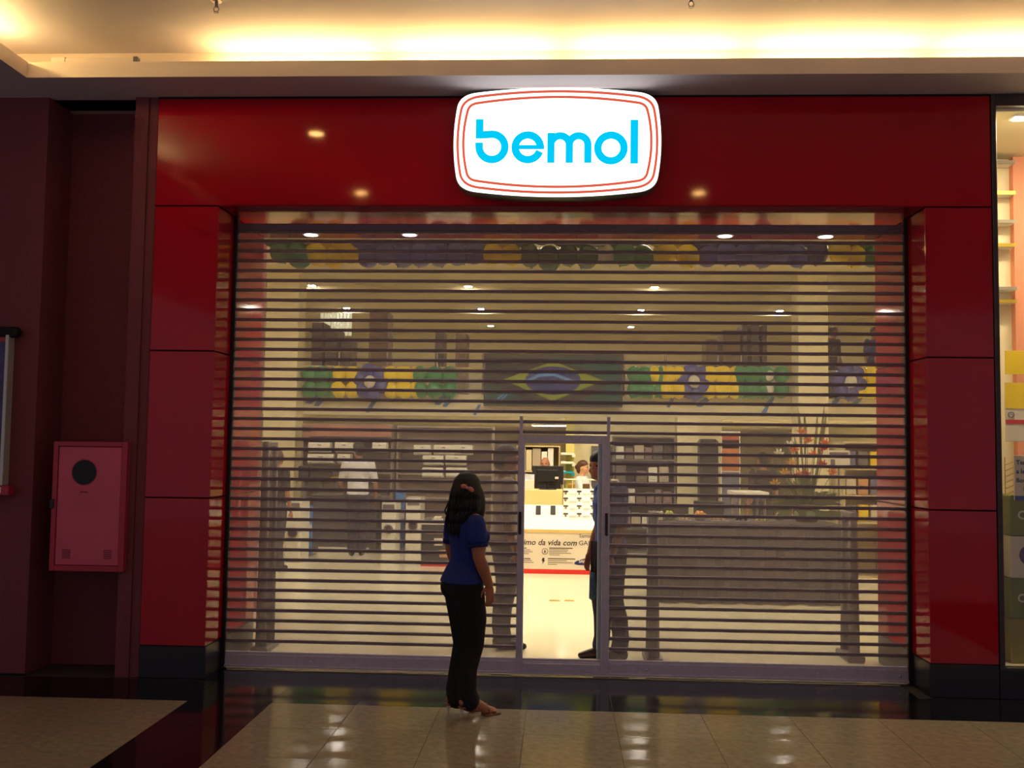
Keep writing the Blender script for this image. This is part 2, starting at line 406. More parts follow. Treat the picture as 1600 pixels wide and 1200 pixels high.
# wicket door frame
df = MB()
fwid = .05; zi0 = W(880, 1036, SH).z; zi1 = W(880, 693, SH).z
df.box(dx0, dx0+fwid, -.03, .03, .03, dz1, .004).box(dx1-fwid-.01, dx1, -.03, .03, .03, dz1, .004).box(dx0+fwid, dx1-fwid-.01, -.03, .03, zi1, dz1, .004).box(dx0+fwid, dx1-fwid-.01, -.03, .03, .03, zi0, .004)
dframe = df.obj('wicket_door_frame', ALU, rs)
JL = mat('pale_blue_liner', (176, 196, 214), .35, .2)
bxm('jamb_liner', JL, dx1-fwid-.036, dx1-fwid-.011, .0, .05, zi0, zi1, dframe, .003)
bxm('threshold_strip', mat('red_brown_strip', (110, 38, 30), .5), dx0+fwid, dx1-fwid-.036, .0, .05, zi0, zi0+.012, dframe)
for x in (dx0+.02, dx1-.024):
    zz = W(880, 815, SH).z
    MB().box(x-.01, x+.01, -.045, -.03, zz-.08, zz+.07, .003).ell((x, -.047, zz-.085), .012, 8).obj('latch', DARK, dframe)
for x in (dx0+.02, dx1-.012):
    bxm('mullion_stub', ALU, x-.012, x+.012, -.02, .02, dz1, W(880, 651, SH).z, rs, .002)

# ------------------------------------------------------------------ illuminated sign
SY = -.16
cx, cz = (W(708, 222, SY).x+W(1034, 222, SY).x)/2, (W(870, 136, SY).z+W(870, 308, SY).z)/2
sw, sh_ = W(1034, 222, SY).x-W(708, 222, SY).x, W(870, 136, SY).z-W(870, 308, SY).z
U = sw/1374.0                            # metres per sketch unit (sketch is 1374 wide)
sg = thing('illuminated_sign', 'white illuminated shop sign with blue lettering and red outlines on the red header', 'sign', (cx, 0, cz))
def outline(ins, rc, n=16):
    a = 687-ins; b = sh_/U/2-ins; st, ss = 48, 38          # half sizes, sagittas
    ca, cb = a-ss, b-st
    pts = []
    def side(p, q, bul):
        return [(p[0]+(q[0]-p[0])*t+bul[0]*4*t*(1-t), p[1]+(q[1]-p[1])*t+bul[1]*4*t*(1-t)) for t in [i/24 for i in range(25)]]
    S = [side((-ca, cb), (ca, cb), (0, st)), side((ca, cb), (ca, -cb), (ss, 0)), side((ca, -cb), (-ca, -cb), (0, -st)), side((-ca, -cb), (-ca, cb), (-ss, 0))]
    import itertools
    for i, s_ in enumerate(S):
        c0 = Vector(s_[0]); c1 = Vector(s_[-1])
        keep = [p for p in s_ if (Vector(p)-c0).length > rc and (Vector(p)-c1).length > rc]
        pts += keep
        nx = S[(i+1) % 4]; nk = next(p for p in nx if (Vector(p)-c1).length > rc)
        A, Bc, D = Vector(keep[-1]), c1, Vector(nk)
        for t in [j/10 for j in range(1, 10)]:
            q = A*(1-t)**2 + Bc*2*t*(1-t) + D*t*t; pts.append((q.x, q.y))
    return [(p[0]*U, p[1]*U) for p in pts]
RIM = mat('sign_rim', (92, 104, 84), .4, .2)
MB().prism(outline(0, 72), SY+.012, -.002).obj('housing', RIM, sg)
MB().prism(outline(4, 72), SY, SY+.012).obj('face', emis('sign_face_light', (1, 1, .98), L_SIGN), sg)
LNM = emis('sign_line_light', (.80, .12, .06), .95)
for ins, rc in ((30, 62), (68, 30)):
    MB().ribbon(outline(ins, rc), 17*U, SY-.001, True).obj('outline', LNM, sg)
CY = emis('sign_letter_light', (0, .60, .97), 1.0)
def sk(x, y): return ((x-805)*U, (431-y)*U)
def arc(cx_, cy_, r, a0, a1, n=26): return [(cx_+r*math.cos(math.radians(a0+(a1-a0)*i/n)), cy_-r*math.sin(math.radians(a0+(a1-a0)*i/n))) for i in range(n+1)]
def stroke(mb, pts, wd): mb.ribbon([sk(*p) for p in pts], wd*U, SY-.002)
def rect(mb, x0, x1, y0, y1): mb.prism([sk(x0, y1), sk(x1, y1), sk(x1, y0), sk(x0, y0)], SY-.005, SY-.002)
lb = MB(); stroke(lb, [(291, 436), (291, 450)]+arc(377, 465, 85, 180, 450)+[(318, 384), (268, 384)], 50); rect(lb, 268, 318, 278, 409); lb.obj('letter', CY, sg)
le = MB(); stroke(le, arc(613, 468, 83, -8, 341), 50); rect(le, 540, 722, 453, 481); le.obj('letter', CY, sg)
lm = MB(); rect(lm, 742, 790, 371, 572); stroke(lm, arc(826, 452, 61, 165, 0)+[(887, 470), (887, 572)], 48); stroke(lm, arc(948, 452, 61, 180, 0)+[(1009, 470), (1009, 572)], 48); lm.obj('letter', CY, sg)
lo = MB(); lo.ribbon([sk(*p) for p in arc(1160, 473, 86, 0, 351, 39)], 49*U, SY-.002, True); lo.obj('letter', CY, sg)
ll = MB(); rect(ll, 1287, 1338, 285, 578); ll.obj('letter', CY, sg)

# ------------------------------------------------------------------ fire hose cabinet in the niche
CABM = mat('fire_red_paint', (222, 92, 116), .45, noise=3, amt=.06)
CABF = mat('fire_red_frame', (184, 46, 70), .4, noise=3, amt=.06)
cy = -.045
x0c, x1c = W(80, 790, cy).x, W(196, 790, cy).x; z0c, z1c = W(135, 893, cy).z, W(135, 690, cy).z
fc = thing('fire_hose_cabinet', 'red fire hose cabinet with round black window hung in the dark wall niche', 'cabinet', ((x0c+x1c)/2, cy, z0c))
wc, hc = (x1c-x0c)/2, z1c-z0c
MB().box(-wc, wc, .03, .41, 0, hc, .004).box(-wc, -wc+.035, 0, .03, 0, hc, .003).box(wc-.04, wc, 0, .03, 0, hc, .003).box(-wc+.035, wc-.04, 0, .03, 0, .04, .003).box(-wc+.035, wc-.04, 0, .03, hc-.035, hc, .003).obj('body', CABF, fc)
dr = bxm('door', CABM, -wc+.038, wc-.043, .008, .029, .043, hc-.038, fc, .003)
px = W(131, 738, cy).x-(x0c+x1c)/2; pz = W(131, 738, cy).z-z0c
BLK = mat('black_rubber', (10, 9, 10), .5)
MB().cyl((px, .012, pz), (px, .004, pz), .088, seg=32).obj('round_window', BLK, dr)
MB().cyl((px, .009, pz), (px, .006, pz), .094, seg=32).obj('window_ring', CABF, dr)
STK = mat('dark_red_print', (150, 40, 52), .6)
bxm('label_strip', STK, px-.025, px+.03, .005, .008, pz-.145, pz-.135, dr)
for sx in (-1, 1):
    for q in range(5):
        bxm('vent_slot', STK, sx*(wc-.12)-.03, sx*(wc-.12)+.03, .005, .008, .09+q*.014, .097+q*.014, dr)
MB().box(-wc-.008, -wc+.02, -.012, .01, hc*.48, hc*.55, .003).obj('latch', DARK, fc)

# wall display case at the left edge
x1e = W(11, 640, -.09).x; z0e, z1e = W(5, 770, -.09).z, W(5, 514, -.09).z
wd = thing('wall_display_case', 'dark wall-mounted display case with pale edge strip at the left picture edge', 'display case', (x1e, 0, z0e))
he = z1e-z0e
PURP = mat('purple_poster', (70, 60, 110), .4, noise=4, amt=.4)
bxm('back_panel', CABF, -.7, -.02, -.06, -.0, .05, he-.04, wd, .004)
bxm('poster', PURP, -.66, -.05, -.066, -.06, .09, he-.09, wd)
bxm('edge_strip', mat('pale_edge_strip', (196, 200, 190), .3, .3), -.04, -.015, -.085, 0, .05, he-.04, wd, .004)
MB().tube([(-.72, -.05, he-.02), (.02, -.05, he-.02)], .04).obj('top_cap', BLK, wd)
bxm('bottom_box', CABF, -.72, .035, -.09, 0, -.02, .05, wd, .006)
bxm('label_plate', WHITE, -.06, -.018, -.094, -.09, .0, .04, wd)

# ------------------------------------------------------------------ neighbour's display window contents
SALM = mat('salmon_pillar_paint', (232, 150, 112), .6, noise=2, amt=.05)
a = W(1588, 560, 1.18).x
struct(bxm('column_neighbour', SALM, a, a+.6, 1.18, NY, .2, 4.1))
LNB = emis('neighbour_lamp_light', (1, .86, .58), 150)
t = thing('window_lamp', 'warm ceiling lamp in the neighbouring shop window', 'lamp', (3.95, .16, 4.1))
MB().box(-.72, .72, -.05, .05, -.02, 0, .004).obj('frame', WHITE, t); bxm('diffuser', LNB, -.7, .7, -.035, .035, -.026, -.018, t)
SHF = mat('shelf_edge_grey', (150, 140, 120), .4)
for k, v in enumerate((222, 252, 300, 345, 382, 450, 470)):
    xa_ = XRO+.065; zz = W(1572, v, 1.1).z
    o = thing('wall_shelf', f'thin shelf on the cream wall of the neighbouring shop window, {names[k]} from the top', 'shelf', (xa_, 1.1, zz), 0, 'neighbour window shelves')
    bxm('board', WHITE, 0, a-xa_-.01, .03, .148, -.012, .012, o); bxm('front_edge', SHF if k % 2 else LEDY, 0, a-xa_-.01, .02, .03, -.014, .014, o)
YP = mat('yellow_poster_paper', (250, 214, 10), .5, noise=3, amt=.05)
PAPER = mat('white_paper', (226, 216, 200), .7, noise=4, amt=.03)
REDP = mat('red_print', (206, 44, 38), .5)
NAVY = mat('navy_print', (40, 44, 92), .5)
def poster(name, label, cat, u0_, v0_, u1_, v1_, Y, m, group=None, th=.012):
    x0_, x1_, z0_, z1_ = area(u0_, v0_, u1_, v1_, Y)
    t = thing(name, label, cat, (x0_, Y, z0_), 0, group)
    bxm('sheet', m, 0, x1_-x0_, 0, th, 0, z1_-z0_, t, .002)
    return t, x1_-x0_, z1_-z0_
FONTC = {}
def text(body, size, m, parent, loc, shear=0., bold=0., name='lettering', rz=0.):
    cu = bpy.data.curves.new('t', 'FONT'); cu.body = body; cu.size = size; cu.shear = shear; cu.offset = bold; cu.extrude = .0008; cu.resolution_u = 2
    o = bpy.data.objects.new('t', cu); C.objects.link(o)
    dg = bpy.context.evaluated_depsgraph_get(); me = bpy.data.meshes.new_from_object(o.evaluated_get(dg))
    bpy.data.objects.remove(o); bpy.data.curves.remove(cu)
    me.transform(Matrix.Rotation(PI/2, 4, 'X'))
    while me.materials: me.materials.pop()
    return link(name, me, m, parent, loc)
t, w_, h_ = poster('yellow_poster', 'upper plain yellow poster in the neighbouring shop window', 'poster', 1571, 548, 1600, 585, .7, YP)
t, w_, h_ = poster('price_poster', 'lower yellow poster with white lower part and red stripe in the neighbouring window', 'poster', 1571, 598, 1606, 690, .7, PAPER)
bxm('yellow_field', YP, 0, w_, -.003, 0, h_*.56, h_, t); bxm('red_stripe', REDP, 0, w_, -.003, 0, h_*.3, h_*.37, t)
text('O', .07, GREYM, t, (.012, -.004, h_*.4))
t, w_, h_ = poster('notice_board', 'white notice with dark lettering and blue lower edge in the neighbouring window', 'notice', 1585, 712, 1630, 782, .16, PAPER)
bxm('blue_edge', mat('blue_print', (20, 70, 160), .5), 0, w_, -.003, 0, 0, h_*.1, t)
for q, s_ in enumerate(('Tem', 'a lem', 'fios e', 'b')):
    text(s_, .045, NAVY, t, (.012 if q < 3 else .06, -.003, h_*(.8-q*.2)), bold=.001)
GREENB = mat('olive_green_carton', (118, 124, 40), .6, noise=4, amt=.08)
OLIVE = mat('olive_yellow_carton', (140, 128, 28), .6, noise=4, amt=.08)
rows = ((774, 836, GREENB, 'green carton lettered Co, topmost of the stack', 'Co'), (838, 902, PAPER, 'white carton with purple spot between the green ones', None), (904, 966, GREENB, 'green carton lettered O, below the white one', 'O'), (968, 1030, OLIVE, 'plain olive yellow carton at the bottom of the stack', None))
zlast = .2
stack = []
for v0_, v1_, m, lab, s_ in reversed(rows):
    x0_, x1_, zA, zB = area(1579, v0_, 1640, v1_, .2)
    t = thing('carton', lab+' in the neighbouring window', 'box', (x0_, .2, zlast), 0, 'cartons in the neighbouring window')
    hh = zB-zlast-.002
    bxm('body', m, 0, .36, 0, .34, 0, hh, t, .006)
    bxm('flap', m, .002, .358, -.003, 0, hh*.86, hh, t)
    if s_: text(s_, .085, PAPER, t, (.045, -.004, hh*.42), bold=.002)
    if m is PAPER: MB().cyl((.13, -.003, hh*.55), (.13, .001, hh*.55), .07, seg=20).obj('spot', mat('purple_print', (70, 30, 110), .5), t)
    zlast = zB
t = thing('wire_basket', 'small gold wire rack standing on the green cartons in the neighbouring window', 'rack', (W(1574, 780, .22).x, .25, zlast))
hh = W(1576, 715, .22).z-zlast
for q in range(6): MB().tube([(0, 0, hh*q/5*.8), (.12, 0, hh*(q/5*.8+.2))], .004, 6).obj('wire', LEDY, t)
MB().tube([(0, 0, 0), (0, 0, hh)], .004, 6).obj('upright', LEDY, t); MB().tube([(.12, 0, 0), (.12, 0, hh)], .004, 6).obj('upright', LEDY, t)

# ------------------------------------------------------------------ balloon garlands
balm = {}
def balloon_mesh(r):
    key = round(r, 3)
    if key not in balm:
        mb = MB(); mb.loft([(0, 0, r*(-1.22), r*.05, r*.05), (0, 0, -r*1.15, r*.08, r*.08)]+[(0, 0, -r*1.08*math.cos(a_), r*math.sin(a_)**.9, r*math.sin(a_)**.9) for a_ in [PI*(i+.6)/11 for i in range(10)]]+[(0, 0, r*1.06, r*.1, r*.1)], 14)
        balm[key] = mb.mesh('balloon', True)
    return balm[key]
def balloon(parent, p, r, m, tilt=None):
    me = balloon_mesh(r)
    key = (me.name, m.name)
    if key not in balm:
        c = me.copy(); c.materials.append(m); balm[key] = c
    o = link('balloon', balm[key], None, parent, p)
    o.rotation_euler = tilt or (random.uniform(-.5, .5), random.uniform(-.5, .5), random.uniform(0, 6))
    return o
BLD = mat('dark_blue_balloon', (42, 46, 96), .25, spec=.6, noise=3, amt=.08)
GRD = mat('dark_green_balloon', (30, 104, 70), .25, spec=.6, noise=3, amt=.08)
top = thing('balloon_garland', 'long garland of green, yellow, blue and white balloons hung under the front soffit', 'balloons', (0, 1.37, 3.2))
segs = ((415, 475, GRN), (475, 552, YEL), (552, 748, BLU), (748, 805, YEL), (805, 925, GRD), (925, 952, WHB), (952, 1012, GRN), (1012, 1085, YEL), (1085, 1252, BLU), (1252, 1288, BLD), (1290, 1340, YEL), (1340, 1372, GRN))
for a_, b_, m in segs:
    n = max(1, round((b_-a_)/30))
    for i in range(n):
        u = a_+(i+.5)*(b_-a_)/n
        for row, v in enumerate((368, 396)):
            p = W(u+(8 if row else -4), v+random.uniform(-2, 3)+(3 if row and i % 2 else 0), 1.37)
            balloon(top, (p.x, random.uniform(-.05, .05), p.z-3.2), .098+random.uniform(-.008, .01), m)
def flower_garland(label, plan, Y, z):
    t = thing('balloon_garland', label, 'balloons', (0, Y, z), 0, 'balloon garlands on the mezzanine edge')
    for (u, m, kind) in plan:
        c = W(u, 597, Y)
        if kind == 'quad':
            for dx in (-11, 11):
                for dv in (-12, 12):
                    p = W(u+dx, 597+dv, Y); balloon(t, (p.x, random.uniform(-.03, .03), p.z-z), .135, m)
        elif kind == 'flower':
            for q in range(6):
                an = q*PI/3+.3; p = W(u+17*math.cos(an), 597+17*math.sin(an), Y); balloon(t, (p.x, 0, p.z-z), .135, m)
            balloon(t, (c.x, -.13, c.z-z), .1, WHB)
        elif kind == 'whites':
            for dv in (-10, 10):
                p = W(u, 597+dv, Y); balloon(t, (p.x, -.05, p.z-z), .09, WHB)
    return t
gz = W(870, 597, MZ-.25).z
flower_garland('balloon garland of green, yellow and blue flowers left of the flag screen', [(496, GRN, 'quad'), (514, GRN, 'quad'), (540, YEL, 'quad'), (580, BLU, 'flower'), (622, YEL, 'quad'), (640, YEL, 'quad'), (668, GRN, 'quad'), (692, GRN, 'quad')], MZ-.2, gz)
flower_garland('balloon garland of green, yellow and blue flowers right of the flag screen', [(1003, GRN, 'quad'), (1018, GRN, 'quad'), (1034, YEL, 'quad'), (1050, YEL, 'quad'), (1083, BLU, 'flower'), (1120, YEL, 'quad'), (1138, YEL, 'quad'), (1166, GRN, 'quad'), (1182, GRN, 'quad'), (1200, WHB, 'whites'), (1210, GRN, 'quad')], MZ-.2, gz)
flower_garland('short garland of blue and yellow balloons right of the right-hand column', [(1326, BLU, 'flower'), (1354, YEL, 'quad'), (1372, YEL, 'quad')], MZ-.2, gz)
# blue ribbons painted on the mezzanine fascia
RIB = mat('blue_ribbon_film', (70, 120, 190), .5, noise=4, amt=.15)
for k, (u, v, du) in enumerate(((490, 622, 14), (500, 626, 10), (578, 636, 7), (585, 626, 8), (690, 624, 12), (700, 627, 9), (745, 640, 6), (1048, 628, 6), (1100, 627, 12), (1195, 642, 7), (1203, 628, 8), (1246, 626, 6), (1306, 627, 9), (1340, 626, 10))):
    p = W(u-du, v+8, MZ-.03); q = W(u+du, v-8, MZ-.03)
    dz = q.z-p.z; dxx = q.x-p.x
    o = MB().prism([(0, 0), (dxx*.35, -.01), (dxx*.8, dz*.5), (dxx, dz), (dxx*.65, dz*.95), (dxx*.2, dz*.45)], -.004, 0).obj('ribbon_decal', RIB)
    o.location = (p.x, MZ-.004, p.z); tag(o, f'blue ribbon shape on the cream mezzanine fascia, {(names+["thirteenth","fourteenth"])[k]} from the left', 'decoration', 'blue ribbons on the fascia')

# ------------------------------------------------------------------ flag screen
Yf = MZ-.16
xa_, xb_, za_, zb_ = area(756, 553, 973, 635, Yf)
fs = thing('flag_screen', 'wide dark screen showing a green flag with yellow diamond and blue disc', 'screen', ((xa_+xb_)/2, Yf, za_))
hw, hh = (xb_-xa_)/2, zb_-za_
bxm('casing', DARK, -hw, hw, 0, .1, 0, hh, fs, .006); bxm('wall_bracket', STEEL, -hw*.5, hw*.5, .1, .158, .05, .3, fs)
def scr(name, rgb, s): return emis(name, lin(rgb), s)
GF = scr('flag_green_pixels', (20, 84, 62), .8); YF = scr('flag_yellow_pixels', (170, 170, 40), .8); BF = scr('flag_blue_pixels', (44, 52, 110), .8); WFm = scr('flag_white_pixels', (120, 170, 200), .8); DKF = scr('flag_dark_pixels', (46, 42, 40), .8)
bxm('flag_field', DKF, -hw+.03, hw-.03, -.003, 0, .03, hh-.08, fs)
MB().prism([(-hw+.03, .03), (-hw*.3, .03), (-hw*.75, hh*.35), (-hw+.03, hh*.4)], -.0045, -.003).prism([(hw-.03, hh-.08), (-.1, hh-.08), (hw*.45, hh*.72), (hw*.75, hh*.42), (hw*.55, hh*.2), (hw*.2, .03), (hw-.03, .03)], -.0045, -.003).obj('flag_green', GF, fs)
dia = [(-hw*.72, hh*.5), (0, hh*.86), (hw*.72, hh*.5), (0, hh*.1)]
MB().prism(dia, -.006, -.0045).obj('flag_diamond', YF, fs)
MB().prism([(hw*.40*math.cos(a_), hh*.49+hh*.27*math.sin(a_)) for a_ in [2*PI*i/32 for i in range(32)]], -.0075, -.006).obj('flag_disc', BF, fs)
MB().prism([(-hw*.38, hh*.5), (-hw*.2, hh*.62), (0, hh*.64), (hw*.3, hh*.5), (hw*.3, hh*.45), (0, hh*.58), (-hw*.2, hh*.56), (-hw*.37, hh*.44)], -.009, -.0075).obj('flag_band', WFm, fs)
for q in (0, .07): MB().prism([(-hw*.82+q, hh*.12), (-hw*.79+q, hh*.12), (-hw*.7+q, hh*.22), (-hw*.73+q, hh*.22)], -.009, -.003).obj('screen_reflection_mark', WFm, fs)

# ------------------------------------------------------------------ people
def finish(mb, name, m, parent, vox, it=6, fac=.5):
    me = mb.mesh(name); o = bpy.data.objects.new(name, me); C.objects.link(o)
    r = o.modifiers.new('r', 'REMESH'); r.mode = 'VOXEL'; r.voxel_size = vox
    s_ = o.modifiers.new('s', 'SMOOTH'); s_.factor = fac; s_.iterations = it
    dg = bpy.context.evaluated_depsgraph_get(); me2 = bpy.data.meshes.new_from_object(o.evaluated_get(dg))
    bpy.data.objects.remove(o); bpy.data.meshes.remove(me)
    me2.polygons.foreach_set('use_smooth', [True]*len(me2.polygons))
    while me2.materials: me2.materials.pop()
    return link(name, me2, m, parent)
def hand(mb, wrist, d, palm_n, side, s, curl=.5):
    # wrist point, direction of the fingers, palm normal, side +1/-1 = thumb direction sign, s = hand length
    d = Vector(d).normalized(); n = Vector(palm_n); n = (n-d*n.dot(d)).normalized(); t = d.cross(n)*side
    wr = Vector(wrist); pc = wr+d*s*.26
    rot = Matrix((t, n, d)).transposed()
    mb.ell(pc, (s*.2, s*.085, s*.3), 14, rot)
    for i, (off, ln) in enumerate(((.15, .44), (.05, .5), (-.055, .46), (-.15, .36))):
        b = wr+d*s*.5+t*s*off; cur = d.copy(); pts = [b-d*s*.1, b]
        for k_ in range(3):
            cur = (cur+n*curl*(.35+.25*k_)).normalized(); b = b+cur*s*ln/3; pts.append(b)
        mb.tube(pts, [s*.052, s*.05, s*.046, s*.042, s*.036], 8)
    b = wr+d*s*.12+t*s*.13; dirs = ((t*.75+d*.6+n*.3), (t*.25+d*.9+n*.45), (d+n*.5))
    pts = [b]
    for q, ln in zip(dirs, (.2, .19, .15)): b = b+q.normalized()*s*ln; pts.append(b)
    mb.tube(pts, [s*.07, s*.058, s*.05, s*.042], 8)
def person(label, loc, facing, h, skin, shirt, pants, hairm, vox=.012, hair='short', head_turn=0., arms=None, sleeve='short', female=False, group=None, shoe=DARK, pitch_head=0., lean=0., stride=.0, heel=0.):
    """standing figure, height h, facing = angle of the look direction from +Y towards +X (degrees)"""
    P = thing('person', label, 'person', loc, -math.radians(facing), group)
    s = h
    sk_ = mat(f'skin_{skin}', {'tan': (168, 112, 84), 'brown': (158, 104, 78), 'fair': (206, 152, 116)}[skin], .5, noise=8, amt=.05)
    def V(x, y, z): return Vector((x*s, y*s, z*s))
    f = .93 if female else 1.
    shx = .108*f
    arms = arms or {}
    A = {}
    for sd, nm in ((1, 'R'), (-1, 'L')):
        el, wr, hd = arms.get(nm, ((.136*f, -.012, .635), (.146*f, .03, .485), (.05, .25, -1)))
        A[nm] = (V(sd*shx, -.005, .808), V(sd*el[0], el[1], el[2]), V(sd*wr[0], wr[1], wr[2]), Vector((sd*hd[0], hd[1], hd[2])))
    # body
    b = MB()
    hm = Matrix.Translation(V(0, lean, .872)) @ Matrix.Rotation(-math.radians(head_turn), 4, 'Z') @ Matrix.Rotation(math.radians(pitch_head), 4, 'X')
    def hd_(mb, c, r): mb.ell(hm @ Vector((c[0]*s, c[1]*s, c[2]*s)), tuple(q*s for q in r), 18, hm.to_3x3())
    hd_(b, (0, .008, .062), (.044, .056, .062)); hd_(b, (0, .028, .022), (.033, .036, .034)); hd_(b, (0, .054, .005), (.016, .012, .012))
    hd_(b, (0, .066, .045), (.008, .013, .012)); hd_(b, (0, .062, .056), (.006, .008, .016)); hd_(b, (0, .059, .022), (.015, .006, .006))
    for sd in (-1, 1):
        hd_(b, (sd*.046, .0, .05), (.006, .012, .018)); hd_(b, (sd*.019, .056, .068), (.016, .006, .005)); hd_(b, (sd*.026, .047, .035), (.012, .012, .012))
    b.tube([V(0, -.012, .80), V(0, lean, .885)], [.034*s*f, .031*s*f], 12)
    hip = .094 if female else .088
    st = stride
    tor = [(.485, -.004, hip*.92, .058), (.53, -.008, hip, .066), (.58, -.003, hip*.93, .056), (.635, .004, hip*.78 if female else .082, .05), (.69, .006, .08*f, .056), (.75, .006, .096*f, .062), (.795, -.004, .098*f, .052), (.825, -.008, .066, .04), (.845, -.01, .03, .03)]
    b.loft([(0, y*s, z*s, rx*s, ry*s) for z, y, rx, ry in tor])
    for nm, sd in (('R', 1), ('L', -1)):
        p0, p1, p2, hd = A[nm]
        b.tube([p0, (p0+p1)/2, p1, p1*.6+p2*.4, p2], [.031*s*f, .027*s*f, .022*s*f, .023*s*f, .0145*s*f], 10)
        nrm = Vector((-sd, 0, 0)) if abs(hd.z) > .5 else Vector((0, 0, -1))
        hand(b, p2, hd, nrm, -sd if abs(hd.z) > .5 else sd, .1*s)
    az = .048+heel
    LG = {}
    for sd, nm in ((1, 'R'), (-1, 'L')):
        fy = st*sd
        LG[nm] = [V(sd*.046, -.004, .51), V(sd*.045, fy*.4+.008, .40), V(sd*.043, fy*.6+.01, .285), V(sd*.043, fy*.8-.008, .2), V(sd*.043, fy-.014, az)]
        b.tube(LG[nm], [.056*s, .045*s, .033*s, .033*s, .021*s], 12)
        b.tube([V(sd*.043, fy-.022, .022+heel), V(sd*.046, fy+.03, .022+heel*.6), V(sd*.05, fy+.09, .014)], [.02*s, .021*s, .013*s], 10)
    body = finish(b, 'body', sk_, P, vox)
    for sd in (-1, 1):
        e = MB().ell(hm @ Vector((sd*.019*s, .059*s, .06*s)), (.0075*s, .004*s, .005*s), 10).obj('eye', mat('dark_eye', (24, 16, 12), .2), body, True)
    # trousers
    tr = MB()
    top_ = [r for r in tor if r[0] <= .60]
    tr.loft([(0, y*s, z*s, (rx+.006)*s, (ry+.007)*s) for z, y, rx, ry in top_])
    for nm, sd in (('R', 1), ('L', -1)):
        q = LG[nm]
        hemz = (.028 if female else .03)
        rr = [.064, .054, .044, .043, .05 if female else .04, .056 if female else .042]
        tr.tube(q[:4]+[Vector((q[4].x, q[4].y, .1*s)), Vector((q[4].x, q[4].y+.008*s, (hemz+.03)*s))], [k_*s for k_ in rr], 14)
    finish(tr, 'trousers', pants, P, vox)
    # shirt
    sh2 = MB()
    lo = .535 if not female else .545
    sh2.loft([(0, y*s, z*s, (rx+.012)*s, (ry+.013)*s) for z, y, rx, ry in [(lo, -.006, hip+.001, .064)]+[r for r in tor if r[0] > lo+.02 and r[0] < .83]]+[(0, -.01*s, .838*s, .045*s, .045*s)])
    if female: sh2.ell(V(.04, .05, .735), .036*s, 12); sh2.ell(V(-.04, .05, .735), .036*s, 12)
    for nm in ('R', 'L'):
        p0, p1, p2, hd = A[nm]
        if sleeve == 'short': sh2.tube([p0, p0*.45+p1*.55, p0*.22+p1*.78], [.041*s*f, .037*s*f, .036*s*f], 12)
        else: sh2.tube([p0, (p0+p1)/2, p1, p1*.1+p2*.9], [.04*s*f, .035*s*f, .031*s*f, .025*s*f], 12)
    finish(sh2, 'shirt', shirt, P, vox)
    if shoe is not None:
        for nm, sd in (('R', 1), ('L', -1)):
            fy = st*sd
            m_ = MB(); m_.tube([V(sd*.043, fy-.026, .024), V(sd*.045, fy+.03, .024), V(sd*.05, fy+.095, .015)], [.026*s, .026*s, .016*s], 12)
            finish(m_, 'shoe', shoe, P, vox*.8)
    # hair
    hr = MB()
    if hair == 'short':
        hd_(hr, (0, -.012, .074), (.0505, .053, .061)); hd_(hr, (0, .005, .09), (.0495, .058, .047)); hd_(hr, (0, -.03, .045), (.044, .032, .04))
    elif hair == 'bun':
        hd_(hr, (0, -.012, .07), (.05, .052, .06)); hd_(hr, (0, .004, .09), (.0495, .057, .046)); hd_(hr, (0, -.06, .06), (.025, .025, .025)); hd_(hr, (0, -.035, .03), (.03, .03, .04))
    elif hair == 'long':
        hd_(hr, (0, -.01, .066), (.052, .06, .064)); hd_(hr, (0, -.036, .02), (.052, .034, .06)); hd_(hr, (0, -.05, -.05), (.056, .028, .07)); hd_(hr, (0, -.06, -.11), (.045, .022, .06))
    elif hair == 'bald':
        hd_(hr, (0, -.03, .03), (.045, .032, .03))
    finish(hr, 'hair', hairm, P, vox*.8)
    return P
HB = mat('black_hair', (18, 12, 11), .55, noise=90, amt=.4, bump=.3)
HBR = mat('brown_hair', (84, 50, 30), .45, noise=90, amt=.3)
BLUE = mat('royal_blue_cotton', (14, 44, 128), .8, noise=30, amt=.12, bump=.1)
BLACKT = mat('black_trouser_cloth', (12, 10, 13), .85, noise=60, amt=.2)
GREYT = mat('grey_trouser_cloth', (72, 68, 80), .85, noise=60, amt=.15)
NAVYT = mat('dark_navy_cloth', (36, 36, 58), .85, noise=60, amt=.15)
WSH = mat('white_shirt_cotton', (218, 218, 222), .8, noise=20, amt=.04)
LSHT = mat('light_grey_shirt', (186, 178, 168), .8, noise=20, amt=.05)
DKS = mat('dark_top_cloth', (44, 36, 40), .85, noise=30, amt=.15)
BLUE2 = mat('blue_uniform_cloth', (36, 66, 140), .8, noise=30, amt=.12)
SHOEB = mat('brown_leather', (58, 34, 30), .35, noise=30, amt=.15)

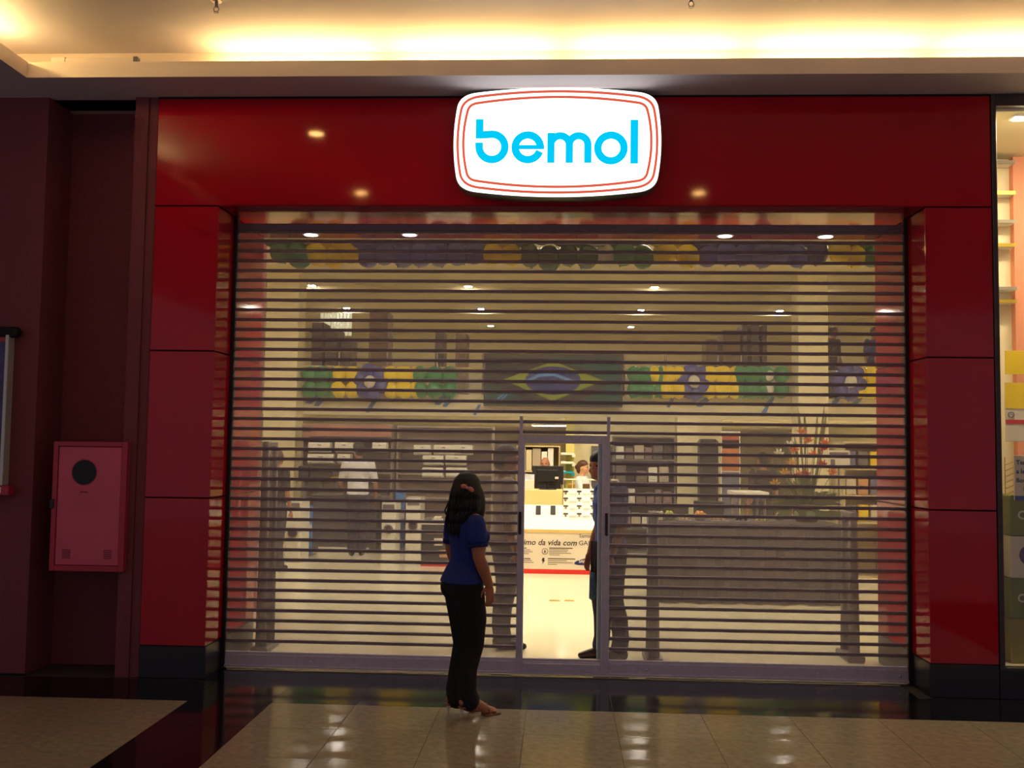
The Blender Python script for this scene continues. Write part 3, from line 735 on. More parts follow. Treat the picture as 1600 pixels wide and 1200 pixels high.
# woman outside: modelled for her own outline (bootcut trousers, heels, long hair with a bow)
p = G(722, 1117)
HW = 1.50
wm = thing('person', 'woman in blue polo shirt and black trousers standing outside before the shutter', 'person', (p.x+.012, p.y, 0), -math.radians(57))
s = HW
def V(x, y, z): return Vector((x*s, y*s, z*s))
SKW = mat('skin_woman', (176, 112, 82), .5, noise=8, amt=.05)
hm = Matrix.Translation(V(0, .0, .872)) @ Matrix.Rotation(math.radians(46), 4, 'Z') @ Matrix.Rotation(math.radians(4), 4, 'X')
def hdw(mb, c, r, sg_=20): mb.ell(hm @ Vector((c[0]*s, c[1]*s, c[2]*s)), tuple(q*s for q in r), sg_, hm.to_3x3())
b = MB()
hdw(b, (0, .008, .062), (.046, .058, .063)); hdw(b, (0, .028, .022), (.034, .038, .034)); hdw(b, (0, .054, .005), (.016, .012, .012)); hdw(b, (0, .068, .045), (.008, .013, .012)); hdw(b, (0, .063, .056), (.006, .008, .016)); hdw(b, (0, .06, .022), (.015, .006, .006))
for sd in (-1, 1): hdw(b, (sd*.047, 0, .05), (.006, .012, .018)); hdw(b, (sd*.026, .048, .035), (.012, .012, .012)); hdw(b, (sd*.019, .058, .068), (.016, .006, .005))
b.tube([V(0, -.012, .80), V(0, 0, .885)], [.032*s, .029*s], 12)
torw = [(.50, -.012, .092, .062), (.54, -.022, .1, .074), (.585, -.012, .096, .066), (.64, .006, .077, .053), (.69, .006, .078, .056), (.745, .002, .088, .06), (.79, -.008, .09, .052), (.82, -.012, .064, .04), (.842, -.012, .03, .03)]
b.loft([(0, y*s, z*s, rx*s, ry*s) for z, y, rx, ry in torw])
ARM = {'R': (V(.1, -.012, .805), V(.124, -.008, .662), V(.118, .045, .548)), 'L': (V(-.1, -.012, .805), V(-.124, -.008, .662), V(-.118, .045, .548))}
for nm, sd in (('R', 1), ('L', -1)):
    p0, p1, p2 = ARM[nm]
    b.tube([p0, (p0+p1)/2, p1, p1*.6+p2*.4, p2], [.034*s, .031*s, .0255*s, .026*s, .0175*s], 12)
    hand(b, p2, (0, .1, -1), (-sd, .1, 0), -sd, .1*s, .6)
LGW = {}
for nm, sd in (('R', 1), ('L', -1)):
    fy = .012*sd
    LGW[nm] = [V(sd*.044, -.012, .52), V(sd*.034, .010+fy, .40), V(sd*.028, .016+fy, .29), V(sd*.026, -.008+fy, .19), V(sd*.028, -.024+fy, .085)]
    b.tube(LGW[nm], [.058*s, .046*s, .033*s, .03*s, .021*s], 12)
    b.tube([V(sd*.036, -.035+fy, .065), V(sd*.038, .02+fy, .055), V(sd*.042, .07+fy, .022), V(sd*.044, .105+fy, .016)], [.02*s, .021*s, .02*s, .012*s], 10)
    for q in range(4): b.tube([V(sd*(.03+.009*q), .085+fy, .018), V(sd*(.03+.0095*q), .122+fy-.006*q, .013)], [.007*s, .006*s], 6)
bodyw = finish(b, 'body', SKW, wm, .0048, 4)
for sd in (-1, 1): MB().ell(hm @ Vector((sd*.019*s, .061*s, .06*s)), (.0075*s, .004*s, .005*s), 10).obj('eye', mat('dark_eye', (24, 16, 12), .2), bodyw, True)
t_ = MB()
t_.loft([(0, y*s, z*s, (rx+.006)*s, (ry+.007)*s) for z, y, rx, ry in torw if z < .60])
t_.ell(V(.045, -.05, .525), (.05*s, .042*s, .05*s), 16); t_.ell(V(-.045, -.05, .525), (.05*s, .042*s, .05*s), 16)
for nm, sd in (('R', 1), ('L', -1)):
    q = LGW[nm]; e_ = q[4]
    t_.tube(q[:4]+[Vector((e_.x, e_.y+.008*s, .10*s)), Vector((e_.x, e_.y+.018*s, .068*s))], [k_*s for k_ in (.066, .054, .041, .036, .041, .047)], 16)
finish(t_, 'trousers', BLACKT, wm, .008)
sh2 = MB()
sh2.loft([(0, y*s, z*s, (rx+.012)*s, (ry+.014)*s) for z, y, rx, ry in [(.55, -.02, .102, .074)]+[r for r in torw if r[0] > .56 and r[0] < .815]]+[(0, -.012*s, .835*s, .048*s, .046*s)])
for sd in (-1, 1): sh2.ell(V(sd*.04, .05, .735), .036*s, 12)
for nm in ('R', 'L'):
    p0, p1, p2 = ARM[nm]
    sh2.tube([p0-Vector((0, 0, .008)), p0*.72+p1*.28, p0*.52+p1*.48], [.039*s, .041*s, .041*s], 14)
shw = finish(sh2, 'polo_shirt', BLUE, wm, .007)
for nm in ('R', 'L'):
    p0, p1, p2 = ARM[nm]; d = (p1-p0).normalized(); c = p0*.52+p1*.48+d*.03*s
    cf = MB().cyl(c-d*.014, c+d*.008, .041*s, .0405*s, 24).obj('sleeve_cuff', mat('dark_blue_ribbing', (10, 28, 92), .85, noise=80, amt=.2), shw, True)
MB().loft([(0, -.012*s, .828*s, .05*s, .048*s), (0, -.01*s, .852*s, .04*s, .04*s)], 24).obj('collar', BLUE, shw, True)
# heeled sandals
SAN = mat('tan_sandal_leather', (140, 92, 66), .4, noise=20, amt=.1); CLR = mat('pale_heel', (206, 196, 176), .25)
for nm, sd in (('R', 1), ('L', -1)):
    fy = .012*sd
    m_ = MB().tube([V(sd*.036, -.045+fy, .042), V(sd*.038, .015+fy, .034), V(sd*.042, .065+fy, .006), V(sd*.044, .118+fy, .005)], [.02*s, .019*s, .0075*s, .0075*s], 10)
    shoe_ = MB().box(sd*.043*s-.034, sd*.043*s+.034, (.055+fy)*s, (.13+fy)*s, 0, .012, .004).obj('sandal', SAN, wm); bxm('heel_pad', SAN, sd*.038*s-.026, sd*.038*s+.026, (-.055+fy)*s, (-.01+fy)*s, .058, .07, shoe_, .004)
    MB().cyl(V(sd*.036, -.042+fy, .04), V(sd*.036, -.045+fy, 0), .012, .006, 10).obj('heel', CLR, shoe_)
    MB().tube([V(sd*.043-.028, .075+fy, .012), V(sd*.043, .07+fy, .046), V(sd*.043+.028, .075+fy, .012)], .006, 8).obj('strap', SAN, shoe_)
# hair: cap plus long sheet falling over the back, gathered by a pink bow
hr = MB()
rings = ((0, .0, .136, .012, .014), (0, -.004, .128, .034, .038), (0, -.008, .108, .052, .057), (0, -.012, .075, .062, .066), (0, -.018, .04, .067, .064), (.002, -.028, .005, .07, .058), (-.002, -.036, -.025, .068, .052), (-.012, -.044, -.055, .061, .045), (-.022, -.05, -.08, .05, .037), (-.03, -.055, -.105, .036, .028), (-.036, -.058, -.128, .016, .013))
hb_ = MB(); hb_.loft([tuple(q*s for q in r_) for r_ in rings], 28)
hr._add(hb_.bm, hm)
hdw(hr, (.06, -.004, .0), (.018, .034, .07)); hdw(hr, (-.058, -.004, .01), (.018, .036, .07))
hairw = finish(hr, 'hair', HB, wm, .007, 10)
stm = MB()
rs_ = random.Random(3)
for q in range(46):
    a_ = rs_.uniform(-1, 1); x1_ = a_*.062; x2_ = a_*.06-.01+rs_.uniform(-.01, .01); x3_ = a_*.042-.026+rs_.uniform(-.008, .008)
    back = -.054*math.sqrt(max(0, 1-a_*a_))
    pts = [hm @ Vector((x_*s, y_*s, z_*s)) for x_, y_, z_ in ((x1_*.7, back*1.05-.012, .10), (x1_*1.05, back-.034, .03), (x2_*1.08, back-.04, -.02), (x3_*1.05, back*.8-.052, -.07), (x3_+rs_.uniform(-.006, .006), back*.5-.062, -.105-rs_.uniform(0, .03)))]
    stm.tube(pts, [.0035, .005, .005, .004, .0015], 5)
stm.obj('hair_strands', HB, hairw, True)
bow = MB()
bc = Vector((.026*s, -.086*s, .078*s))
for sd in (-1, 1):
    bow.ell(hm @ (bc+Vector((sd*.015*s, 0, -sd*.006*s))), (.0145*s, .009*s, .0095*s), 12, hm.to_3x3() @ Matrix.Rotation(sd*.25+.35, 3, 'Y'))
bow.ell(hm @ (bc+Vector((0, -.003*s, 0))), (.006*s, .009*s, .006*s), 10)
bow.obj('bow', mat('pink_satin', (214, 128, 118), .4, noise=20, amt=.1), hairw, True)

# man at the wicket door, half hidden by its frame
pd_ = W(952, 900, 1.0)
pm = person('man in blue uniform inside, half hidden by the right jamb of the wicket door', (pd_.x, 1.0, 0), -112, 1.64, 'brown', BLUE2, NAVYT, HB, .009, 'short', -30, shoe=SHOEB, stride=.03, lean=.05, arms={'R': ((.128, .0, .635), (.125, .05, .5), (0, .25, -1)), 'L': ((.128, .0, .635), (.125, .05, .5), (0, .25, -1))})
jk = thing('folded_jacket', 'dark jacket with blue denim hem held by the man at the wicket door', 'jacket', (W(923, 890, .70).x, .70, W(930, 936, .70).z))
rj = random.Random(5)
def drape(name, m, x0_, z0_, z1_, wd_, parent, seed):
    b_ = MB(); n = 9; pts = []
    for i in range(n+1):
        f_ = i/n; pts.append((x0_+wd_*f_, .03*math.sin(f_*9+seed), .04*math.sin(f_*5+seed*2)))
    for (x1_, y1_, dz1_), (x2_, y2_, dz2_) in zip(pts, pts[1:]):
        vv = [b_.bm.verts.new(c) for c in ((x1_, y1_, z0_+dz1_), (x2_, y2_, z0_+dz2_), (x2_*.7, y2_*.6, z1_), (x1_*.7, y1_*.6, z1_), (x1_, y1_+.03, z0_+dz1_), (x2_, y2_+.03, z0_+dz2_), (x2_*.7, y2_*.6+.03, z1_), (x1_*.7, y1_*.6+.03, z1_))]
        for f4 in ((0, 1, 2, 3), (5, 4, 7, 6), (0, 4, 5, 1), (3, 2, 6, 7), (1, 5, 6, 2), (4, 0, 3, 7)): b_.bm.faces.new([vv[q] for q in f4])
    return b_.obj(name, m, parent, True)
drape('cloth', mat('dark_patterned_cloth', (52, 40, 46), .9, noise=40, amt=.5), -.0, .1, .44, .14, jk, 1)
drape('denim_hem', mat('worn_blue_denim', (62, 92, 120), .9, noise=50, amt=.35), -.01, .03, .2, .14, jk, 2)

pi_ = G(792, 1012)
person('man in pale shirt and grey trousers inside, left of the wicket door', (pi_.x-.03, pi_.y, 0), 78, 1.68, 'tan', LSHT, GREYT, HB, .011, 'short', 6)
pi_ = G(560, 866)
person('man in white short-sleeved shirt with his back turned, before the left shelves', (pi_.x, pi_.y-.15, 0), -15, 1.7, 'brown', WSH, NAVYT, HB, .013, 'short', -10, arms={'L': ((.15, .04, .64), (.12, .14, .56), (-.2, .9, -.2)), 'R': ((.155, .0, .63), (.16, .05, .5), (.05, .3, -1))})
pi_ = G(428, 890)
person('woman with long brown hair and dark top standing near the left jamb', (pi_.x, pi_.y, 0), 25, 1.6, 'tan', DKS, GREYT, HBR, .013, 'long', 0, female=True)
person('dark-clothed man with his back turned in front of the right-hand goods', (W(1192, 700, 8.5).x, 8.5, 0), -20, 1.62, 'brown', DKS, NAVYT, HB, .013, 'short', 0)
p = W(1302, 520, MZ+.6)
person('dark figure leaning at the upper railing right of the right column', (p.x, MZ+.6, MF), 140, min(1.65, W(1302, 511, MZ+.6).z-MF), 'brown', DKS, NAVYT, HB, .014, 'short', 0)
p = W(1366, 520, MZ+.9)
person('figure in blue on the upper floor beside the right red jamb', (p.x, MZ+.9, MF), 160, min(1.65, W(1366, 512, MZ+.9).z-MF), 'brown', BLUE2, NAVYT, HB, .014, 'short', 0)

# ------------------------------------------------------------------ phone counter seen through the wicket door
CY0 = G(870, 897).y
zc1 = W(870, 829, CY0).z
xl, xr = W(790, 860, CY0).x, W(972, 860, CY0).x
ct = thing('phone_counter', 'white phone display counter with printed banner front seen through the wicket door', 'counter', (0, CY0, 0))
BAN = mat('banner_vinyl', (226, 214, 194), .6, noise=2, amt=.02)
bxm('body', WHITE, xl, xr, .02, 1.0, .03, zc1, ct, .004)
ban = bxm('banner', BAN, xl, xr, .008, .019, .06, zc1-.03, ct)
bxm('red_base', mat('red_counter_base', (214, 40, 30), .45), xl, xr, .0, .03, 0, .058, ct, .003)
bxm('top_edge', mat('tan_edge', (222, 190, 120), .5), xl, xr, -.01, .03, zc1-.028, zc1+.012, ct, .003)
INK = mat('dark_ink', (58, 48, 42), .6); INK2 = mat('grey_ink', (150, 138, 124), .6); SNV = mat('logo_navy', (30, 36, 100), .5)
def onb(u, v): q = W(u, v, CY0); return (q.x, .006, q.z)
text('ximo da vida com', .106, INK, ban, onb(811, 851), .25, .0016)
text('Samsung', .068, INK, ban, onb(905, 840))
text('GALAXY', .088, INK, ban, onb(904, 852))
lx, _, lz = onb(921, 877)
MB().prism([(lx+.2*math.cos(a_), lz+.045*math.sin(a_)+.03*math.cos(a_)) for a_ in [2*PI*i/28 for i in range(28)]], .003, .007).obj('oval_logo', SNV, ban)
text('SAMSUNG', .052, PAPER, ban, (lx-.14, .002, lz-.02), 0, .0012)
def lines(u, v, ws, st):
    x_, _, z_ = onb(u, v)
    for q, w2 in enumerate(ws): bxm('print_line', INK2 if q else INK, x_, x_+w2, .005, .0075, z_-q*st, z_-q*st+.011, ban)
lines(858, 857, (.31, .25, .24, .29, .14), .022); lines(856, 873.5, (.36, .25, .33, .12), .025); lines(817, 857, (.05, .1, .13, .08), .024); lines(817, 873.5, (.1, .12, .14), .024)
gx, _, gz_ = onb(851.5, 861.5)
MB().ribbon([(gx+.038*math.cos(a_), gz_+.038*math.sin(a_)) for a_ in [2*PI*i/20 for i in range(20)]], .006, .006, True).obj('round_icon', INK, ban)
MB().ell((gx, .005, gz_+.012), (.007, .002, .007), 8).prism([(gx-.006, gz_-.02), (gx+.006, gz_-.02), (gx+.012, gz_+.003), (gx-.012, gz_+.003)], .003, .006).obj('figure_icon', INK, ban)
gx, _, gz_ = onb(849, 876)
MB().prism([(gx-.012, gz_+.035), (gx+.018, gz_+.035), (gx+.006, gz_+.008), (gx+.022, gz_+.008), (gx-.012, gz_-.045), (gx-.004, gz_-.006), (gx-.02, gz_-.006)], .003, .006).obj('bolt_icon', BLK, ban)
# sloping white display board in steps
zr_top = W(905, 766, CY0+.9).z
xm = W(880, 800, CY0+.4).x
bd = MB()
def slope(x0_, x1_, y0_, z0_, y1_, z1_):
    v = [bd.bm.verts.new(c) for c in ((x0_, y0_, z0_), (x1_, y0_, z0_), (x1_, y1_, z1_), (x0_, y1_, z1_), (x0_, y0_, z0_-.03), (x1_, y0_, z0_-.03), (x1_, y1_, zc1-.02), (x0_, y1_, zc1-.02))]
    for f4 in ((0, 1, 2, 3), (4, 7, 6, 5), (0, 4, 5, 1), (3, 2, 6, 7), (0, 3, 7, 4), (1, 5, 6, 2)): bd.bm.faces.new([v[q] for q in f4])
zL = W(850, 789, CY0+.5).z
slope(xl, xm, .02, zc1+.005, .5, zL); slope(xm, xr, .02, zc1+.005, .9, zr_top)
bd.obj('sloping_board', mat('bright_white_board', (252, 246, 224), .4), ct)
zP = W(850, 766, CY0+.5).z
bxm('monitor_shelf', mat('tan_board', (226, 206, 140), .5), xl, xm-.01, .5, 1.0, zc1, zP, ct, .003)
# phones on stands
def phone(u, v, Y, up_, lab, body_m):
    q = W(u, v, Y)
    t = thing('display_phone', lab, 'phone', (q.x, Y, q.z), 0, 'phones on the white display board')
    MB().cyl((0, .03, -.05), (0, .01, .0), .012, .018, 8).obj('holder', STEEL if not up_ else WHITE, t)
    o = MB().box(-.034, .034, -.008, .004, -.05 if up_ else -.012, .085 if up_ else .014, .004).obj('handset', body_m, t); o.rotation_euler = (-.5, 0, 0)
    MB().box(-.029, .029, -.0095, -.0075, -.042 if up_ else -.009, .076 if up_ else .011).obj('screen', DARK if up_ else BLK, o)
    return t
PHD = mat('dark_phone_shell', (40, 36, 34), .3)
GOLDP = mat('bronze_phone_shell', (150, 128, 88), .35, .4)
def yslope(v, right):                      # depth on the board for a photo row
    lo_, hi_ = (829, 766) if right else (829, 789)
    return CY0+.02+(lo_-v)/(lo_-hi_)*(.88 if right else .48)-.035
for k, u in enumerate((841, 864)): phone(u, 799, yslope(801, False), True, ('left' if k == 0 else 'right')+' one of the two dark upright phones under the monitor', PHD)
cols = (884, 905, 926); lab_c = ('left', 'middle', 'right')
for i, u in enumerate(cols):
    for j, v in enumerate((768, 779, 791, 803)):
        phone(u, v, yslope(v+4, True), False, f'small phone lying in row {names[j]} from the top, {lab_c[i]} column of the white board', GOLDP if j else PHD)
# price cards
for j, v in enumerate((774, 786, 797, 809)):
    for i, u in enumerate((895, 916)):
        q = W(u, v, yslope(v, True)); o = bxm('price_card', PAPER, -.045, .045, -.003, .003, -.012, .02); o.location = (q.x, q.y-.03, q.z+.012)
        tag(o, f'small price card in row {names[j]} from the top, {"left" if i == 0 else "right"} of the middle phones', 'card', 'price cards on the display board')
# monitor and things on the shelf
q = W(856, 766, CY0+.72)
mo = thing('monitor', 'black desktop monitor seen from behind on the phone counter', 'monitor', (W(856, 740, CY0+.72).x, CY0+.72, zP))
mx = (W(880, 740, CY0+.72).x-W(831, 740, CY0+.72).x)/2; mz0, mz1 = W(856, 757, CY0+.72).z-zP, W(856, 728, CY0+.72).z-zP
bxm('panel', DARK, -mx, mx, 0, .035, mz0, mz1, mo, .006); bxm('rear_shell', BLK, -mx*.7, mx*.7, -.03, 0, mz0+.03, mz1-.05, mo, .012)
MB().cyl((0, .01, .01), (0, .01, mz0+.05), .022).obj('neck', BLK, mo); MB().loft([(0, .01, 0, .13, .09), (0, .01, .012, .11, .075)], 20).obj('foot', BLK, mo)
bxm('port_label', PAPER, .1, .15, -.034, -.029, mz0+.08, mz0+.11, mo)
t = thing('paper_stack', 'white printed leaflet holder left of the monitor', 'leaflet holder', (W(827, 760, CY0+.7).x, CY0+.66, zP))
hh = W(827, 741, CY0+.66).z-zP
bxm('leaflets', PAPER, -.07, .07, 0, .04, 0, hh*.62, t, .004); bxm('header_card', mat('pale_blue_card', (206, 210, 220), .5, noise=14, amt=.2), -.07, .07, .03, .045, hh*.62, hh, t)
# lattice rack right of monitor
lr = thing('lattice_rack', 'white wire lattice rack behind the phone rows', 'rack', (xm, CY0+.95, zr_top))
lh = W(905, 748, CY0+.95).z-zr_top; lw = xr-xm
bxm('rail', WHITE, 0, lw, 0, .02, lh-.02, lh, lr); bxm('rail', WHITE, 0, lw, 0, .02, 0, .02, lr)
for i in range(7): bxm('wire', WHITE, i*lw/6-.004, i*lw/6+.004, .004, .016, .02, lh-.02, lr)
for k, (fx, m) in enumerate(((.15, 'amber'), (.42, 'brown'), (.68, 'amber'), (.86, 'brown'))):
    o = MB().box(-.05, .05, 0, .06, 0, lh*.55, .008).obj('small_pack', mat(m+'_pack', {'amber': (190, 150, 60), 'brown': (120, 90, 60)}[m], .5), None)
    o.location = (xm+lw*fx, CY0+1.0, zr_top); tag(o, f'small {m} pack behind the lattice rack, {names[k]} from the left', 'package', 'packs behind the lattice rack')
struct_ = bxm('pack_ledge', WHITE, xm, xr, .9, 1.2, zc1, zr_top, ct)
# people behind the counter
q = W(852, 722, CY0+2.2)
person('bald man behind the black monitor', (q.x, CY0+2.2, 0), 190, W(852, 714, CY0+2.2).z/.998, 'tan', DKS, NAVYT, HBR, .012, 'bald', 0)
q = W(910, 735, CY0+2.0)
person('woman in white coat with tied brown hair behind the lattice rack', (q.x, CY0+2.0, 0), 110, W(914, 720, CY0+2.0).z/.998, 'fair', WSH, WSH, HBR, .011, 'bun', 0, sleeve='long', female=True, arms={'R': ((.15, .05, .66), (.13, .16, .58), (-.2, .9, -.1)), 'L': ((.15, .05, .66), (.13, .16, .58), (-.2, .9, -.1))})
# back shelf with white boxes
BY = CY0+3.2
def shelf_unit(label, u0_, v0_, u1_, v1_, Y, n, m, depth=.4, zbase=None):
    x0_, x1_, z0_, z1_ = area(u0_, v0_, u1_, v1_, Y)
    if zbase is not None: z0_ = zbase
    t = thing('shelf_unit', label, 'shelf', (x0_, Y, z0_))
    w2, h2 = x1_-x0_, z1_-z0_
    bxm('side_panel', m, 0, .025, 0, depth, 0, h2, t); bxm('side_panel', m, w2-.025, w2, 0, depth, 0, h2, t); bxm('back_panel', m, .025, w2-.025, depth-.02, depth, 0, h2, t)
    for q in range(n+1): bxm('shelf_board', m, .025, w2-.025, 0, depth-.02, min(q*(h2-.025)/n, h2-.025), min(q*(h2-.025)/n, h2-.025)+.025, t)
    return t, (x0_, Y, z0_, w2, h2)
TANL = mat('tan_laminate', (206, 186, 140), .5, noise=3, amt=.06)
t, (sx0, sy0, sz0, sw2, sh2_) = shelf_unit('tall back shelf filled with white boxes behind the bald man', 806, 696, 875, 790, BY, 4, TANL, zbase=0)
bcol = [TANL, mat('grey_carton', (176, 160, 136), .6), TANL, WHITE, WHITE, mat('pale_carton', (216, 200, 160), .6)]
for lv in (2, 3):
    zz = lv*(sh2_-.025)/4+.026
    xx = sx0+.04; k = 0
    while xx < sx0+sw2-.13:
        wb = random.uniform(.09, .15); hb = random.uniform(.36, .44)*min(1, (sh2_/4-.04)/.44)
        o = bxm('product_box', bcol[(k*2+lv) % 6] if xx < sx0+sw2*.62 else WHITE, 0, wb, 0, .25, 0, hb, None, .004); o.location = (xx, sy0+.05, zz)
        tag(o, f'product box on the tall back shelf, {"upper" if lv == 3 else "lower"} visible row, {names[k]} from the left', 'box', 'boxes on the tall back shelf'); xx += wb+.012; k += 1
WS = mat('glossy_white_shelf', (250, 246, 230), .3)
for k, (u0_, u1_, v) in enumerate(((876, 897, 708), (876, 897, 722), (876, 896, 737))):
    x0_, x1_, z0_, z1_ = area(u0_, v-3, u1_, v+3, BY-.1)
    t = thing('bracket_shelf', f'small {"white" if k < 2 else "cyan"} bracket shelf beside the tall back shelf, {names[k]} from the top', 'shelf', (x0_, BY-.1, z0_), 0, 'bracket shelves')
    mm = WS if k < 2 else mat('cyan_plastic', (40, 160, 180), .4)
    bxm('board', mm, 0, x1_-x0_, 0, .345, 0, (z1_-z0_)*.6, t, .006); bxm('bracket', mm, (x1_-x0_)*.85, x1_-x0_+.02, 0, .345, -(z1_-z0_)*.6, (z1_-z0_)*.2, t, .006)
x0_, x1_, _, _ = area(884, 700, 897, 740, BY+.25)
struct(bxm('wall_stub', mat('yellow_green_paint', (226, 214, 120), .6), x0_, x1_, BY+.25, BY+.5, 0, GC))
x0_, x1_, _, _ = area(897, 700, 924, 740, BY+.6); struct(bxm('wall_partition', CREAM, x0_, x1_+2.2, BY+.6, BY+.7, 0, GC))
x0_, x1_, _, z1_ = area(924, 697, 960, 760, BY+.5); struct(bxm('door_1', GREYM, x0_, x1_, BY+.53, BY+.6, 0, z1_))
# two brass floor plates
for k, (u0_, u1_) in enumerate(((858, 875), (882, 897))):
    a_ = G(u0_, 939, .002); b_ = G(u1_, 936, .002)
    o = bxm('floor_plate', LEDY, a_.x, b_.x, a_.y, a_.y+.08, 0, .004); tag(o, ('left' if k == 0 else 'right')+' of the two flat brass plates in the shop floor', 'floor plate', 'brass floor plates')

# ------------------------------------------------------------------ right side: clothed table with flowers
tb = G(1170, 945)
TY = tb.y
tx0, tx1, _, tz = area(1022, 818, 1313, 940, TY)
tz = W(1170, 818, TY).z
CLO = mat('grey_tablecloth', (92, 84, 88), .85, noise=14, amt=.12, bump=.2)
ta = thing('buffet_table', 'long table under a floor-length grey cloth inside the right part of the shop', 'table', ((tx0+tx1)/2, TY, 0))
hw = (tx1-tx0)/2
bxm('table_top', GREYM, -hw, hw, .02, .8, tz-.04, tz-.006, ta)
for sx in (-1, 1):
    for y in (.08, .74): MB().cyl((sx*(hw-.08), y, 0), (sx*(hw-.08), y, tz-.04), .02).obj('leg', STEEL, ta)
cb = MB(); n = 64; pr = []
for i in range(n+1):
    f_ = i/n; xx = -hw+2*hw*f_
    pr.append((xx, .012*math.sin(f_*70)+.006*math.sin(f_*173), xx, .035*math.sin(f_*41+1)+.02*math.sin(f_*97)))
for a_, b_ in zip(pr, pr[1:]):
    v = [cb.bm.verts.new(c) for c in ((a_[0], a_[1]*.3, tz), (b_[0], b_[1]*.3, tz), (b_[2], b_[3]-.02, .012), (a_[2], a_[3]-.02, .012))]
    cb.bm.faces.new(v)
cb.box(-hw-.01, hw+.01, 0, .82, tz-.004, tz).box(-hw-.012, -hw-.006, 0, .8, .03, tz).box(hw+.006, hw+.012, 0, .8, .03, tz)
cb.obj('tablecloth', CLO, ta, True)
tz0 = tz
items = ((1028, 26, 'pale wrapped parcel', PAPER, 'box'), (1046, 40, 'yellow-green fruit bowl', mat('lime_fruit', (196, 200, 70), .4), 'bowl'), (1068, 44, 'cream cake tray', mat('cream_icing', (236, 216, 176), .5), 'tray'), (1094, 46, 'orange snack bowl', mat('orange_snack', (236, 160, 50), .5), 'bowl'), (1124, 56, 'peach snack tray', mat('peach_icing', (226, 190, 150), .5), 'tray'), (1158, 46, 'flat dark serving tray', DARK, 'tray'), (1190, 44, 'yellow-white pastry tray', mat('pastry', (230, 216, 140), .5), 'tray'), (1218, 30, 'cream covered dish', mat('cream_dish', (240, 222, 180), .4), 'bowl'))
for k, (u, wp, nm, m, kind) in enumerate(items):
    q = W(u, 806, TY+.3); r = wp/2/1555*(TY+.3+CAM_D)*.5
    t = thing('party_'+kind, f'{nm} on the grey-clothed table, {names[k]} item from the left', kind, (q.x, TY+.3, tz0), 0, 'things on the grey-clothed table')
    if kind == 'bowl':
        MB().loft([(0, 0, 0, r*.5, r*.5), (0, 0, .05, r, r), (0, 0, .055, r, r)], 18).obj('bowl', WHITE, t, True)
        for i in range(7): MB().ell((r*.5*math.cos(i), r*.5*math.sin(i), .06+.012*(i % 3)), r*.33, 10).obj('piece', m, t, True)
    elif kind == 'tray':
        bxm('plate', STEEL, -r, r, -.12, .12, 0, .012, t, .004)
        for i in range(6): MB().ell((r*(-.75+.3*i), -.04+.08*(i % 2), .03), (r*.17, .05, .028), 10).obj('piece', m, t, True)
    else:
        bxm('body', m, -r, r, -.08, .08, 0, .1, t, .008); bxm('lid', m, -r-.004, r+.004, -.084, .084, .08, .1, t, .004)
# flower arrangement
fq = W(1262, 800, TY+.35)
fa = thing('flower_arrangement', 'tall arrangement of green leaves and orange flowers on the grey-clothed table', 'flowers', (fq.x, TY+.4, tz0))
LEAF = mat('deep_green_leaf', (86, 104, 50), .45, noise=9, amt=.25); LEAF2 = mat('olive_leaf', (120, 118, 60), .5, noise=9, amt=.2)
OR1 = mat('orange_petal', (232, 120, 50), .5, noise=9, amt=.15); OR2 = mat('red_petal', (190, 60, 40), .5, noise=9, amt=.15); YO = mat('yellow_petal', (230, 180, 60), .5, noise=9, amt=.12)
MB().loft([(0, 0, 0, .11, .11), (0, 0, .1, .16, .16), (0, 0, .17, .13, .13), (0, 0, .2, .14, .14)], 20).obj('pot', mat('olive_pot', (96, 92, 60), .5), fa, True)
def blade(parent, name, base, tip, wd_, m, sag=.0):
    base = Vector(base); tip = Vector(tip); d = tip-base; side = d.cross(Vector((0, 1, .2))).normalized()*wd_
    mb = MB(); n = 7; L, R = [], []
    for i in range(n+1):
        f_ = i/n; c = base+d*f_+Vector((0, -.03*math.sin(f_*PI), -sag*f_*f_)); ww = side*math.sin(PI*min(1, f_*.92+.08))**.8
        L.append(mb.bm.verts.new(c+ww)); R.append(mb.bm.verts.new(c-ww))
    M_ = [mb.bm.verts.new((a.co+b_.co)/2+Vector((0, .012, 0))) for a, b_ in zip(L, R)]
    for i in range(n):
        mb.bm.faces.new((L[i], L[i+1], M_[i+1], M_[i])); mb.bm.faces.new((M_[i], M_[i+1], R[i+1], R[i]))
    return mb.obj(name, m, parent, True)
rf = random.Random(11)
for i in range(46):
    a_ = rf.uniform(-1, 1); ln = rf.uniform(.25, .55)
    blade(fa, 'leaf', (a_*.05, rf.uniform(-.08, .08), .17), (a_*.46, rf.uniform(-.25, .2), .14+ln*(1.05-abs(a_)*.75)), rf.uniform(.022, .05), LEAF if i % 3 else LEAF2, .05 if i % 2 else .12)
for i in range(5):
    blade(fa, 'leaf', (-.25+.1*i, -.2, .12), (-.42+.22*i, -.3, .05), .05, LEAF, .0)
zt_ = [W(u, v, TY+.4) for u, v in ((1247, 650), (1256, 652), (1276, 655), (1287, 640), (1290, 650), (1240, 690))]
for q in zt_:
    tp = Vector((q.x-fq.x, 0, q.z-tz0)); bs = Vector((tp.x*.25, 0, .18))
    MB().tube([bs, (bs+tp)/2+Vector((.01, 0, 0)), tp], [.008, .007, .004], 6).obj('stem', LEAF, fa)
    blade(fa, 'leaf', tp*.55+bs*.45, tp+Vector((.01, 0, .06)), .016, LEAF2)
